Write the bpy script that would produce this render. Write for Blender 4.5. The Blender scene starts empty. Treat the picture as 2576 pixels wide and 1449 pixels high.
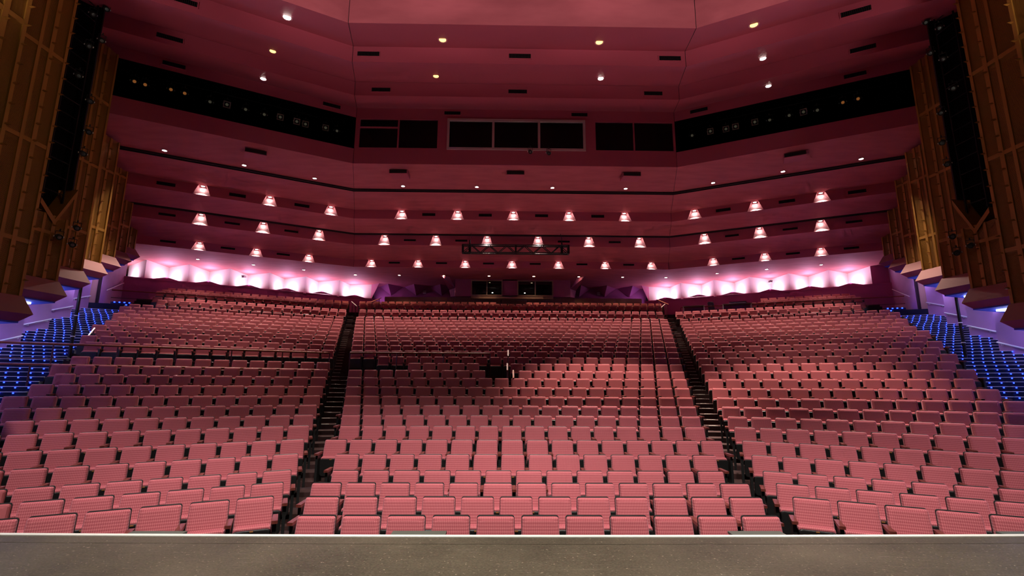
import bpy, math, random
from mathutils import Vector, Matrix
random.seed(7)
R = math.radians
SC = bpy.context.scene
COL = SC.collection
# ------------------------------------------------------------------ camera
EYE = 2.45
FPX = 1200.0
cam_d = bpy.data.cameras.new('camera')
cam = bpy.data.objects.new('camera', cam_d)
COL.objects.link(cam)
cam_d.sensor_width = 36.0
cam_d.lens = 36.0 * FPX / 2576.0
cam_d.clip_start = 0.05
cam_d.clip_end = 300
YAW, PIT, ROL = R(-0.82), R(10.22), R(0.32)
fw = Vector((-math.sin(YAW) * math.cos(PIT), math.cos(YAW) * math.cos(PIT), math.sin(PIT)))
r0 = Vector((math.cos(YAW), math.sin(YAW), 0))
u0 = r0.cross(fw)
rt = r0 * math.cos(ROL) + u0 * math.sin(ROL)
up = -r0 * math.sin(ROL) + u0 * math.cos(ROL)
cm = Matrix((rt, up, -fw)).transposed().to_4x4()
cm.translation = Vector((-0.42, 0, EYE))
cam.matrix_world = cm
SC.camera = cam
# ------------------------------------------------------------------ world and exposure
w = bpy.data.worlds.new('world')
SC.world = w
w.use_nodes = True
w.node_tree.nodes['Background'].inputs[0].default_value = (0.9, 0.75, 0.8, 1)
w.node_tree.nodes['Background'].inputs[1].default_value = 0.004
SC.view_settings.view_transform = 'Standard'
SC.view_settings.look = 'None'
SC.view_settings.gamma = 1
SC.view_settings.exposure = 0.0
SC.view_settings.use_curve_mapping = False
SC.cycles.use_denoising = True
SC.cycles.sample_clamp_indirect = 4.0
SC.cycles.max_bounces = 4
SC.cycles.diffuse_bounces = 3
SC.cycles.glossy_bounces = 2
SC.cycles.transmission_bounces = 2
SC.cycles.transparent_max_bounces = 8
SC.cycles.use_adaptive_sampling = True
SC.cycles.adaptive_threshold = 0.09
SC.cycles.adaptive_min_samples = 12
SC.cycles.light_sampling_threshold = 0.03
SC.cycles.caustics_reflective = False
SC.cycles.caustics_refractive = False


def spot(name, loc, target, power, angle, blend=0.5, col=(1, 0.86, 0.72), size=0.08, parent=None):
    d = bpy.data.lights.new(name, 'SPOT')
    d.energy = power
    d.spot_size = R(angle)
    d.spot_blend = blend
    d.color = col
    d.shadow_soft_size = size
    o = bpy.data.objects.new(name, d)
    COL.objects.link(o)
    o.location = loc
    o.rotation_euler = (Vector(target) - Vector(loc)).to_track_quat('-Z', 'Y').to_euler()
    if parent:
        o.parent = parent
    return o


def area(name, loc, target, power, sx, sy, col, parent=None):
    d = bpy.data.lights.new(name, 'AREA')
    d.shape = 'RECTANGLE'
    d.size = sx
    d.size_y = sy
    d.energy = power
    d.color = col
    o = bpy.data.objects.new(name, d)
    COL.objects.link(o)
    o.location = loc
    o.rotation_euler = (Vector(target) - Vector(loc)).to_track_quat('-Z', 'Y').to_euler()
    if parent:
        o.parent = parent
    return o


# added unseen spots above the camera, brightening the front rows
for x in (-8.5, -3.0, 3.0, 8.5):
    spot('front_row_fill', (x, 2.0, 13.0), (x * 0.95, 8.5 if abs(x) < 5 else 7.7, 0.3), 4100 if abs(x) < 5 else 4800, 40 if abs(x) < 5 else 37, 1.0, (1, 0.85, 0.86), 0.5)
spot('apron_fill', (0, 2.2, 11.5), (0, 4.2, 1.0), 6500, 88, 1.0, (1, 0.95, 0.82), 0.4)  # added unseen spot that brightens the stage floor and its edge
# added spots without fixtures, brightening the front of the ceiling
for x in (-8.8, -4.4, 0.0, 4.4, 8.8):
    spot('front_ceiling_fill', (x, 5.0, 7.0), (x, 11.3, 15.2), 1500 if abs(x) < 8 else 650, 58, 0.8, (1, 0.74, 0.70), 0.4)
# bare upward spots added over the aisles to lift the ceiling's brightness
for x, y, z, p in ((-5.2, 13.0, 2.2, 520), (5.2, 13.0, 2.2, 520), (0, 13.5, 2.2, 420), (-6.8, 18.3, 3.4, 420), (6.8, 18.3, 3.4, 420), (0, 18.3, 3.4, 380),
                   (-8.4, 24.0, 5.2, 230), (8.4, 24.0, 5.2, 230), (0, 24.0, 5.2, 230),
                   (-9.9, 28.0, 6.4, 90), (9.9, 28.0, 6.4, 90), (-3.5, 28.2, 6.4, 90), (3.5, 28.2, 6.4, 90), (-15, 24.5, 6.2, 120), (15, 24.5, 6.2, 120)):
    spot('ceiling_fill', (x, y, z), (x, y + 0.6, z + 5), p * (0.34 if abs(x) > 12 else 0.22), 150, 1.0, (0.80, 0.52, 1.0) if abs(x) > 12 else (1, 0.74, 0.70), 0.3)
spot('side_tower_flood', (9, 1.5, 9.5), (-11, 8.6, 8.6), 1100, 40, 1.0, (1, 0.78, 0.45), 0.4)
spot('side_tower_flood', (-9, 1.5, 9.5), (11, 8.9, 8.6), 350, 40, 1.0, (1, 0.78, 0.45), 0.4)


# ------------------------------------------------------------------ materials
def mat(name, col, rough=0.6, metal=0.0, emit=None, es=0.0, spec=0.5):
    m = bpy.data.materials.new(name)
    m.use_nodes = True
    b = m.node_tree.nodes['Principled BSDF']
    b.inputs['Base Color'].default_value = (*col, 1)
    b.inputs['Roughness'].default_value = rough
    b.inputs['Metallic'].default_value = metal
    b.inputs['Specular IOR Level'].default_value = spec
    if emit:
        b.inputs['Emission Color'].default_value = (*emit, 1)
        b.inputs['Emission Strength'].default_value = es
    return m


def noisy(m, c1, c2, scale, detail=6, bump=0.0, stretch=(1, 1, 1), lo=0.35, hi=0.65, coord='Object'):
    nt = m.node_tree
    b = nt.nodes['Principled BSDF']
    tc = nt.nodes.new('ShaderNodeTexCoord')
    mp = nt.nodes.new('ShaderNodeMapping')
    mp.inputs['Scale'].default_value = stretch
    nt.links.new(tc.outputs[coord], mp.inputs[0])
    n = nt.nodes.new('ShaderNodeTexNoise')
    n.inputs['Scale'].default_value = scale
    n.inputs['Detail'].default_value = detail
    nt.links.new(mp.outputs[0], n.inputs['Vector'])
    cr = nt.nodes.new('ShaderNodeValToRGB')
    cr.color_ramp.elements[0].position = lo
    cr.color_ramp.elements[1].position = hi
    cr.color_ramp.elements[0].color = (*c1, 1)
    cr.color_ramp.elements[1].color = (*c2, 1)
    nt.links.new(n.outputs[0], cr.inputs[0])
    nt.links.new(cr.outputs[0], b.inputs['Base Color'])
    if bump:
        bp = nt.nodes.new('ShaderNodeBump')
        bp.inputs['Strength'].default_value = bump
        bp.inputs['Distance'].default_value = 0.02
        nt.links.new(n.outputs[0], bp.inputs['Height'])
        nt.links.new(bp.outputs[0], b.inputs['Normal'])
    return cr


M = {}
M['plaster'] = mat('mauve_plaster', (0.5, 0.13, 0.2), 0.75)
noisy(M['plaster'], (0.47, 0.105, 0.135), (0.56, 0.135, 0.17), 0.9, 8, 0.15, (1, 3, 3), 0.3, 0.62)
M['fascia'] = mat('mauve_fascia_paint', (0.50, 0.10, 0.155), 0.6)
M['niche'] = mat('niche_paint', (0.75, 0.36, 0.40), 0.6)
M['purple'] = mat('purple_wall_paint', (0.42, 0.25, 0.45), 0.7)
noisy(M['purple'], (0.40, 0.235, 0.43), (0.45, 0.27, 0.48), 1.5, 5)
M['plum'] = mat('plum_wall_paint', (0.40, 0.10, 0.22), 0.65)
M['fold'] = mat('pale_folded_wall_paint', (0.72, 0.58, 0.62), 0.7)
M['black'] = mat('matt_black', (0.006, 0.006, 0.007), 0.6)
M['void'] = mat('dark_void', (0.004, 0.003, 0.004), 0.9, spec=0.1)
M['slot'] = mat('black_reveal', (0.02, 0.006, 0.01), 0.8)
M['steel_black'] = mat('black_steel', (0.012, 0.012, 0.013), 0.35, 0.4)
M['shell'] = mat('charcoal_seat_shell', (0.014, 0.014, 0.014), 0.38)
M['carpet'] = mat('dark_carpet', (0.030, 0.012, 0.014), 0.95)
M['navy'] = mat('navy_carpet', (0.010, 0.014, 0.045), 0.9)
M['redcarpet'] = mat('red_aisle_carpet', (0.035, 0.009, 0.008), 0.9)
M['nosing'] = mat('aluminium_nosing', (0.88, 0.88, 0.80), 0.45, 0.1)
M['chrome'] = mat('steel_handrail', (0.85, 0.92, 0.88), 0.35, 0.1)
M['redrail'] = mat('oxblood_rail_paint', (0.10, 0.020, 0.022), 0.35)
M['handrail'] = mat('varnished_rail_top', (0.26, 0.06, 0.03), 0.5, spec=0.25)
M['wood'] = mat('armrest_wood', (0.16, 0.035, 0.028), 0.28)
noisy(M['wood'], (0.12, 0.026, 0.02), (0.20, 0.048, 0.035), 9, 4, 0, (1, 0.3, 3))
M['beige'] = mat('hardboard_panel', (0.36, 0.20, 0.14), 0.7)
M['door'] = mat('pale_door_timber', (0.55, 0.33, 0.25), 0.5)
M['lidgrey'] = mat('grey_box_lid', (0.11, 0.115, 0.095), 0.5)
M['plate'] = mat('brass_plate', (0.8, 0.36, 0.12), 0.3, 0.7)
M['white'] = mat('white_nosing_paint', (0.9, 0.88, 0.84), 0.45)
M['frame_white'] = mat('pale_window_frame', (0.60, 0.42, 0.42), 0.5)
M['frame_beige'] = mat('beige_window_frame', (0.42, 0.28, 0.20), 0.5)
M['bulb'] = mat('lit_lamp', (1, 1, 1), 0.5, 0, (1, 0.90, 0.82), 28)
M['bulb_amber'] = mat('amber_lamp', (1, 0.7, 0.3), 0.4, 0, (1, 0.55, 0.14), 3.2)
M['bulb_hot'] = mat('warm_hot_lamp', (1, 0.8, 0.5), 0.4, 0, (1, 0.72, 0.38), 60)
M['ring'] = mat('lamp_trim_ring', (0.55, 0.25, 0.28), 0.4)
M['led'] = mat('blue_led', (0.1, 0.2, 1), 0.4, 0, (0.012, 0.04, 1.0), 9)
M['neon'] = mat('white_neon_tube', (1, 1, 1), 0.4, 0, (0.62, 0.72, 1.0), 14)
M['bluesoffit'] = mat('blue_soffit_paint', (0.05, 0.08, 0.75), 0.6)
M['plinth'] = mat('plinth_paint', (0.42, 0.17, 0.165), 0.7)
M['gold'] = mat('gold_tower_frame', (0.40, 0.195, 0.03), 0.5, 0.2)
M['darkgold'] = mat('tower_backing', (0.018, 0.007, 0.004), 0.8)
M['lens'] = mat('glass_lens', (0.35, 0.40, 0.42), 0.08, 0.9)
M['lens_warm'] = mat('amber_gel_lens', (0.75, 0.30, 0.10), 0.12, 0.6, (1, 0.35, 0.08), 0.12)
M['gel'] = mat('gel_frame', (0.45, 0.36, 0.30), 0.45, 0.3)
M['desk'] = mat('desk_top', (0.30, 0.22, 0.17), 0.5)
M['redplastic'] = mat('red_plastic', (0.55, 0.06, 0.06), 0.4)
M['greyfab'] = mat('grey_chair_fabric', (0.06, 0.05, 0.07), 0.8)
M['offwhite'] = mat('offwhite_plastic', (0.65, 0.6, 0.58), 0.5)
for k in ('led', 'bulb', 'bulb_amber', 'bulb_hot', 'lens_warm'):
    M[k].cycles.emission_sampling = 'NONE'

# seat fabric: rose weave with small dark dots
m = mat('rose_seat_fabric', (0.5, 0.12, 0.18), 0.85, spec=0.25)
nt = m.node_tree
b = nt.nodes['Principled BSDF']
tc = nt.nodes.new('ShaderNodeTexCoord')
sp = nt.nodes.new('ShaderNodeSeparateXYZ')
nt.links.new(tc.outputs['Object'], sp.inputs[0])


def mth(op, a, bb=None):
    n = nt.nodes.new('ShaderNodeMath')
    n.operation = op
    for i, v in enumerate((a, bb)):
        if v is None:
            continue
        if isinstance(v, (int, float)):
            n.inputs[i].default_value = v
        else:
            nt.links.new(v, n.inputs[i])
    return n.outputs[0]


sx = mth('SINE', mth('MULTIPLY', sp.outputs[0], 2 * math.pi / 0.0208))
sz = mth('SINE', mth('MULTIPLY', sp.outputs[2], 2 * math.pi / 0.033))
dots = mth('GREATER_THAN', mth('ADD', sx, sz), 0.85)
pin = mth('GREATER_THAN', mth('MULTIPLY', mth('ADD', sx, sz), -1.0), 1.72)
mx = nt.nodes.new('ShaderNodeMix')
mx.data_type = 'RGBA'
nt.links.new(dots, mx.inputs[0])
mx.inputs[6].default_value = (0.50, 0.122, 0.142, 1)
mx.inputs[7].default_value = (0.34, 0.070, 0.088, 1)
mx2 = nt.nodes.new('ShaderNodeMix')
mx2.data_type = 'RGBA'
nt.links.new(pin, mx2.inputs[0])
nt.links.new(mx.outputs[2], mx2.inputs[6])
mx2.inputs[7].default_value = (0.75, 0.32, 0.33, 1)
nt.links.new(mx2.outputs[2], b.inputs['Base Color'])
b.inputs['Sheen Weight'].default_value = 0.25
b.inputs['Sheen Tint'].default_value = (1, 0.7, 0.85, 1)
M['fabric'] = m
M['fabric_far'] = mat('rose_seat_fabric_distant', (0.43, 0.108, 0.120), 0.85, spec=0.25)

# stage floor: dark painted board with scratches
m = mat('stage_floor_paint', (0.06, 0.05, 0.045), 0.5)
nt = m.node_tree
b = nt.nodes['Principled BSDF']
tc = nt.nodes.new('ShaderNodeTexCoord')
base = None


def stretch_noise(scale, st, rot, det=4):
    mp = nt.nodes.new('ShaderNodeMapping')
    mp.inputs['Scale'].default_value = st
    mp.inputs['Rotation'].default_value = (0, 0, rot)
    nt.links.new(tc.outputs['Object'], mp.inputs[0])
    n = nt.nodes.new('ShaderNodeTexNoise')
    n.inputs['Scale'].default_value = scale
    n.inputs['Detail'].default_value = det
    nt.links.new(mp.outputs[0], n.inputs['Vector'])
    return n.outputs[0]


def ramp(src, p0, p1, c0, c1):
    cr = nt.nodes.new('ShaderNodeValToRGB')
    cr.color_ramp.elements[0].position = p0
    cr.color_ramp.elements[1].position = p1
    cr.color_ramp.elements[0].color = (*c0, 1)
    cr.color_ramp.elements[1].color = (*c1, 1)
    nt.links.new(src, cr.inputs[0])
    return cr.outputs[0]


def addc(a, bb, mode='ADD'):
    mxx = nt.nodes.new('ShaderNodeMix')
    mxx.data_type = 'RGBA'
    mxx.blend_type = mode
    mxx.inputs[0].default_value = 1.0
    nt.links.new(a, mxx.inputs[6])
    nt.links.new(bb, mxx.inputs[7])
    return mxx.outputs[2]


c0 = ramp(stretch_noise(1.2, (1, 1, 1), 0, 8), 0.3, 0.7, (0.045, 0.036, 0.025), (0.100, 0.080, 0.055))
c1 = ramp(stretch_noise(6, (0.4, 14, 1), 0.12, 3), 0.60, 0.80, (0, 0, 0), (0.055, 0.046, 0.034))
c2 = ramp(stretch_noise(4, (0.8, 26, 1), -0.6, 3), 0.66, 0.74, (0, 0, 0), (0.10, 0.09, 0.08))
c4 = ramp(stretch_noise(55, (1, 1.6, 1), 0.3, 5), 0.35, 0.70, (0, 0, 0), (0.055, 0.046, 0.032))
c3 = ramp(stretch_noise(38, (1, 1, 1), 0, 2), 0.67, 0.72, (0, 0, 0), (0.22, 0.18, 0.13))
nt.links.new(addc(addc(addc(addc(c0, c1), c2), c3), c4), b.inputs['Base Color'])
M['stage'] = m

# perforated gold mesh
m = mat('gold_perforated_mesh', (0.40, 0.195, 0.03), 0.5, 0.2)
nt = m.node_tree
b = nt.nodes['Principled BSDF']
tc = nt.nodes.new('ShaderNodeTexCoord')
sp = nt.nodes.new('ShaderNodeSeparateXYZ')
nt.links.new(tc.outputs['Object'], sp.inputs[0])
hy = mth('SINE', mth('MULTIPLY', sp.outputs[1], 2 * math.pi / 0.021))
hz = mth('SINE', mth('MULTIPLY', sp.outputs[2], 2 * math.pi / 0.021))
hole = mth('GREATER_THAN', mth('ADD', hy, hz), -0.15)
tr = nt.nodes.new('ShaderNodeBsdfTransparent')
ms = nt.nodes.new('ShaderNodeMixShader')
nt.links.new(hole, ms.inputs[0])
nt.links.new(b.outputs[0], ms.inputs[1])
nt.links.new(tr.outputs[0], ms.inputs[2])
nt.links.new(ms.outputs[0], nt.nodes['Material Output'].inputs[0])
M['mesh'] = m

# window glass
m = bpy.data.materials.new('window_glass')
m.use_nodes = True
nt = m.node_tree
for n in list(nt.nodes):
    if n.type != 'OUTPUT_MATERIAL':
        nt.nodes.remove(n)
tr = nt.nodes.new('ShaderNodeBsdfTransparent')
tr.inputs[0].default_value = (0.55, 0.6, 0.58, 1)
gl = nt.nodes.new('ShaderNodeBsdfGlossy')
gl.inputs['Roughness'].default_value = 0.02
ms = nt.nodes.new('ShaderNodeMixShader')
fr = nt.nodes.new('ShaderNodeFresnel')
fr.inputs[0].default_value = 1.5
gl.inputs[0].default_value = (0.35, 0.38, 0.38, 1)
nt.links.new(fr.outputs[0], ms.inputs[0])
nt.links.new(tr.outputs[0], ms.inputs[1])
nt.links.new(gl.outputs[0], ms.inputs[2])
nt.links.new(ms.outputs[0], nt.nodes['Material Output'].inputs[0])
M['glass'] = m


# ------------------------------------------------------------------ mesh helpers
class MB:
    def __init__(s):
        s.v = []
        s.f = []

    def add(s, vs, fs):
        o = len(s.v)
        s.v += [tuple(p) for p in vs]
        s.f += [tuple(i + o for i in f) for f in fs]
        return s

    def poly(s, *pts):
        return s.add(pts, [tuple(range(len(pts)))])

    def box(s, x0, x1, y0, y1, z0, z1):
        return s.hexa([(x0, y0), (x1, y0), (x1, y1), (x0, y1)], z0, z1)

    def hexa(s, plan, z0, z1):
        n = len(plan)
        if sum(plan[i][0] * plan[(i + 1) % n][1] - plan[(i + 1) % n][0] * plan[i][1] for i in range(n)) < 0:
            plan = plan[::-1]
        vs = [(p[0], p[1], z0) for p in plan] + [(p[0], p[1], z1) for p in plan]
        fs = [tuple(range(n - 1, -1, -1)), tuple(range(n, 2 * n))]
        fs += [(i, (i + 1) % n, n + (i + 1) % n, n + i) for i in range(n)]
        return s.add(vs, fs)

    def slab(s, plan, z0, ztop):
        # prism with its own height at every top corner
        n = len(plan)
        pl = list(zip(plan, ztop))
        if sum(plan[i][0] * plan[(i + 1) % n][1] - plan[(i + 1) % n][0] * plan[i][1] for i in range(n)) < 0:
            pl = pl[::-1]
        vs = [(p[0], p[1], z0) for p, z in pl] + [(p[0], p[1], z) for p, z in pl]
        fs = [tuple(range(n - 1, -1, -1)), tuple(range(n, 2 * n))]
        fs += [(i, (i + 1) % n, n + (i + 1) % n, n + i) for i in range(n)]
        return s.add(vs, fs)

    def bar(s, a, b, w, h, upv=(0, 0, 1)):
        a, b = Vector(a), Vector(b)
        d = (b - a).normalized()
        u = Vector(upv)
        if abs(d.dot(u)) > 0.98:
            u = Vector((0, 1, 0))
        sd = d.cross(u).normalized()
        u = sd.cross(d).normalized()
        sd *= w / 2
        u *= h / 2
        vs = [a - sd - u, a + sd - u, a + sd + u, a - sd + u, b - sd - u, b + sd - u, b + sd + u, b - sd + u]
        return s.add(vs, [(0, 1, 2, 3), (7, 6, 5, 4), (0, 4, 5, 1), (1, 5, 6, 2), (2, 6, 7, 3), (3, 7, 4, 0)])

    def tube(s, a, b, r, n=8, r2=None):
        a, b = Vector(a), Vector(b)
        r2 = r if r2 is None else r2
        d = (b - a).normalized()
        u = Vector((0, 0, 1)) if abs(d.z) < 0.9 else Vector((1, 0, 0))
        e1 = d.cross(u).normalized()
        e2 = d.cross(e1).normalized()
        vs = []
        for c, rr in ((a, r), (b, r2)):
            for i in range(n):
                t = 2 * math.pi * i / n
                vs.append(c + e1 * (rr * math.cos(t)) + e2 * (rr * math.sin(t)))
        fs = [(i, n + i, n + (i + 1) % n, (i + 1) % n) for i in range(n)]
        fs += [tuple(range(n)), tuple(range(2 * n - 1, n - 1, -1))]
        return s.add(vs, fs)

    def path(s, pts, r, n=8):
        for a, b2 in zip(pts, pts[1:]):
            s.tube(a, b2, r, n)
        return s

    def ring(s, c, ax, r0_, r1_, h, n=16):
        # flat annulus with thickness, axis ax
        c, ax = Vector(c), Vector(ax).normalized()
        u = Vector((0, 0, 1)) if abs(ax.z) < 0.9 else Vector((1, 0, 0))
        e1 = ax.cross(u).normalized()
        e2 = ax.cross(e1).normalized()
        vs = []
        for rr, hh in ((r0_, 0), (r1_, 0), (r1_, h), (r0_, h)):
            for i in range(n):
                t = 2 * math.pi * i / n
                vs.append(c + ax * hh + e1 * (rr * math.cos(t)) + e2 * (rr * math.sin(t)))
        fs = []
        for k in range(4):
            for i in range(n):
                fs.append((k * n + i, k * n + (i + 1) % n, ((k + 1) % 4) * n + (i + 1) % n, ((k + 1) % 4) * n + i))
        return s.add(vs, fs)

    def pad(s, w, h, t, r, c, tilt=0, seg=3, puff=0.016, taper=0.0):
        # upholstered rounded slab in the xz plane, face towards -y, tilted about x
        ol = []
        for cx, cz, a0 in ((w / 2 - r, h / 2 - r, 0), (-w / 2 + r, h / 2 - r, 90), (-w / 2 + r, -h / 2 + r, 180), (w / 2 - r, -h / 2 + r, 270)):
            for k in range(seg + 1):
                a = R(a0 + 90 * k / seg)
                ol.append((cx + r * math.cos(a), cz + r * math.sin(a)))
        n = len(ol)
        vs = []
        RG = ((t / 2, 1.0), (-t / 2 + puff, 1.0), (-t / 2 + puff * 0.3, 1 - 0.9 * puff / w), (-t / 2, 1 - 3.2 * puff / w))
        for y, sc in RG:
            for x, z in ol:
                vs.append((x * sc * (1 - taper * (z / h + 0.5)), y, z * (1 - (1 - sc) * w / h)))
        fs = [tuple(range(n)), tuple(range(4 * n - 1, 3 * n - 1, -1))]
        for k in range(3):
            for i in range(n):
                fs.append((k * n + i, (k + 1) * n + i, (k + 1) * n + (i + 1) % n, k * n + (i + 1) % n))
        ct, st = math.cos(tilt), math.sin(tilt)
        vs = [(x + c[0], y * ct + z * st + c[1], -y * st + z * ct + c[2]) for x, y, z in vs]
        return s.add(vs, fs)

    def mesh(s, name, mt=None):
        me = bpy.data.meshes.new(name)
        me.from_pydata(s.v, [], s.f)
        me.update()
        if mt:
            me.materials.append(M[mt] if isinstance(mt, str) else mt)
        return me

    def build(s, name, mt, parent=None, label=None):
        o = bpy.data.objects.new(name, s.mesh(name, mt))
        COL.objects.link(o)
        if parent:
            o.parent = parent
        if label:
            o['label'] = label
        return o


def tag(o, label, cat, group=None, kind=None):
    if label:
        o['label'] = label
    if cat:
        o['category'] = cat
    if group:
        o['group'] = group
    if kind:
        o['kind'] = kind
    return o


def thing(name, label, cat, loc=(0, 0, 0), rz=0, group=None):
    o = bpy.data.objects.new(name, None)
    o.empty_display_size = 0.1
    COL.objects.link(o)
    o.location = loc
    o.rotation_euler = (0, 0, rz)
    return tag(o, label, cat, group)


def structure(name, label=None):
    o = bpy.data.objects.new(name, None)
    COL.objects.link(o)
    o['kind'] = 'structure'
    if label:
        o['label'] = label
    return o


def inst(me, name, parent, loc=(0, 0, 0), rz=0, mt=None):
    o = bpy.data.objects.new(name, me)
    COL.objects.link(o)
    o.parent = parent
    o.location = loc
    o.rotation_euler = (0, 0, rz)
    return o


ORD = ['zeroth', 'first', 'second', 'third', 'fourth', 'fifth', 'sixth', 'seventh', 'eighth', 'ninth', 'tenth', 'eleventh', 'twelfth',
       'thirteenth', 'fourteenth', 'fifteenth', 'sixteenth', 'seventeenth', 'eighteenth', 'nineteenth', 'twentieth', 'twenty-first',
       'twenty-second', 'twenty-third', 'twenty-fourth']
SIDE = {-1: 'left', 1: 'right'}

# ------------------------------------------------------------------ plan geometry
NR = 30
YC = [5.85 + 0.85 * i for i in range(25)] + [29.2, 30.05, 31.8, 32.55, 33.3]
ZC = [-1.600, -1.602, -1.610, -1.595, -1.473, -1.327, -1.146, -0.986, -0.809, -0.615, -0.386, -0.136, 0.104, 0.354, 0.603, 0.858, 1.108,
      1.358, 1.607, 1.854, 2.097, 2.330, 2.567, 2.805, 3.036, 3.697, 3.945, 4.51, 4.73, 4.96]
FLOOR = [z + EYE - 0.86 for z in ZC]
WSL = 0.425                                   # plan slope of the side blocks' rows
UX, UY = 1 / math.hypot(1, WSL), -WSL / math.hypot(1, WSL)


def XF(Y):
    return 1.32 + 0.295 * Y


def x_aisle_seat(Y):
    return 3.63 + 0.30 * (Y - 6.64)


def x_out(Y):
    return 12.95 + 0.61 * (Y - 13.25)


def climb(k, x, y):
    # the side blocks' terraces climb about one centimetre per metre towards the walls
    L = max(0.0, abs(x) - XF(y)) / UX
    return 0.0105 * L * min(1.0, max(0.0, (k - 4) / 6.0))


def line_hit(ax, ay, fn_a, fn_b):
    # walk from (ax, ay) along the row direction until |x| = fn_a + fn_b*y
    L = (fn_a + fn_b * ay - ax) / (UX - fn_b * UY)
    return ax + UX * L, ay + UY * L


OUT_A, OUT_B = 12.95 - 0.61 * 13.25 + 0.1, 0.61
WALL_B = 1.3 / 2.3
WALL_A = 17.15 - WALL_B * 16.8 + 1.5

# ------------------------------------------------------------------ stage
def stage_edge(x):
    return 4.52 + 0.045 * (x / 5.0) ** 2


XS = [-16, -12, -9, -7, -5, -3.5, -2, -1, 0, 1, 2, 3.5, 5, 7, 9, 12, 16]


def strip(mb, f0, f1, z0, z1):
    for a, b2 in zip(XS, XS[1:]):
        mb.hexa([(a, f0(a)), (b2, f0(b2)), (b2, f1(b2)), (a, f1(a))], z0, z1)


stage = structure('floor', 'black painted stage floor with scuffs and scratches in the foreground')
mb = MB()
strip(mb, lambda x: -7, lambda x: stage_edge(x) - 0.222, 0.9, 1.05)
mb.build('stage_boards', 'stage', stage)
mb = MB()
strip(mb, lambda x: stage_edge(x) - 0.216, lambda x: stage_edge(x) - 0.055, 0.9, 1.05)
mb.build('apron_board', 'stage', stage)
mb = MB()
strip(mb, lambda x: stage_edge(x) - 0.05, lambda x: stage_edge(x), 0.86, 1.056)
tag(mb.build('trim_1', 'white'), 'white painted strip along the stage edge', None, kind='structure')
mb = MB()
strip(mb, lambda x: stage_edge(x) - 0.12, lambda x: stage_edge(x) - 0.06, -0.3, 0.9)
tag(mb.build('wall_stage_front', 'black'), 'black front of the stage below its edge', None, kind='structure')

for n, x, dz in ((0, -3.62, -0.03), (1, -1.20, -0.02), (2, 1.95, -0.02), (3, 4.55, -0.03)):
    lab = ['black low speaker box below the stage edge before the left seats', 'black low speaker box below the stage edge left of centre',
           'black low speaker box below the stage edge right of centre', 'black low speaker box below the stage edge before the right seats'][n]
    Yb = stage_edge(x)
    t = thing('front_speaker', lab, 'speaker', (x, Yb + 0.02, 0.55), 0, 'low speaker boxes along the stage edge')
    MB().box(-0.24, 0.24, 0, 0.26, 0, 0.45 + dz).build('cabinet', 'shell', t)
    MB().box(-0.25, 0.25, -0.005, 0.27, 0.45 + dz, 0.47 + dz).build('lid', 'lidgrey', t)
    MB().box(-0.21, 0.21, 0.262, 0.275, 0.04, 0.40 + dz).build('grille', 'steel_black', t)
    MB().box(-0.22, -0.17, -0.01, 0.1, -0.02, 0.0).box(0.17, 0.22, -0.01, 0.1, -0.02, 0.0).build('bracket', 'steel_black', t)

# ------------------------------------------------------------------ house floor: terraces, aisle steps
house = structure('floor', 'dark carpeted terraces stepping up under the seats')
mb = MB().box(-26, 26, 4.6, 40, -0.5, -0.02)
mb.build('slab', 'carpet', house)
FR = 0.62
YF = [YC[i] - FR for i in range(NR)] + [34.6]
YF[0] = 4.75
for k in range(NR):
    a, b2 = YF[k], YF[k + 1]
    MB().hexa([(-XF(a), a), (XF(a), a), (XF(b2), b2), (-XF(b2), b2)], -0.4, FLOOR[k]).build('terrace', 'carpet', house)
for s in (-1, 1):
    for k in range(1, NR):
        a, b2 = YF[k], YF[k + 1]
        pa, pb = (XF(a), a), (XF(b2), b2)
        qa, qb = line_hit(*pa, OUT_A, OUT_B), line_hit(*pb, OUT_A, OUT_B)
        MB().slab([(s * p[0], p[1]) for p in (pa, qa, qb, pb)], -0.4, [FLOOR[k] - 0.003 + climb(k, *p) for p in (pa, qa, qb, pb)]).build('terrace', 'carpet', house)

for s in (-1, 1):
    st = structure('aisle_steps', f'red carpeted aisle steps with bright nosings, {SIDE[s]} aisle')
    for k in range(2, 28):
        wd = 0.20 + 0.012 * YC[k]
        dzs = FLOOR[k] - FLOOR[k - 1]
        for h in range(2):
            if h == 0 and dzs < 0.1:
                continue
            y0 = YF[k] - 0.40 if h == 0 else YF[k]
            y1 = YF[k] if h == 0 else YF[k] + 0.3
            z = FLOOR[k - 1] + dzs * 0.5 if h == 0 else FLOOR[k] + 0.006
            MB().hexa([(s * (XF(y0) - wd), y0), (s * (XF(y0) + wd), y0 - 0.1), (s * (XF(y1) + wd), y1 - 0.1), (s * (XF(y1) - wd), y1)], z - 0.14, z).build('step', 'redcarpet', st)
            if k > 9:
                MB().bar((s * (XF(y0) - wd * 0.30), y0 + 0.015, z + 0.006), (s * (XF(y0) + wd * 0.30), y0 - 0.03, z + 0.006), 0.04, 0.014).build('nosing', 'nosing', st)

# ------------------------------------------------------------------ blue lit stairs along the side walls
def step_line(k, frac):
    Y = YF[k] + (YF[k + 1] - YF[k]) * frac
    return XF(Y), Y


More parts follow.
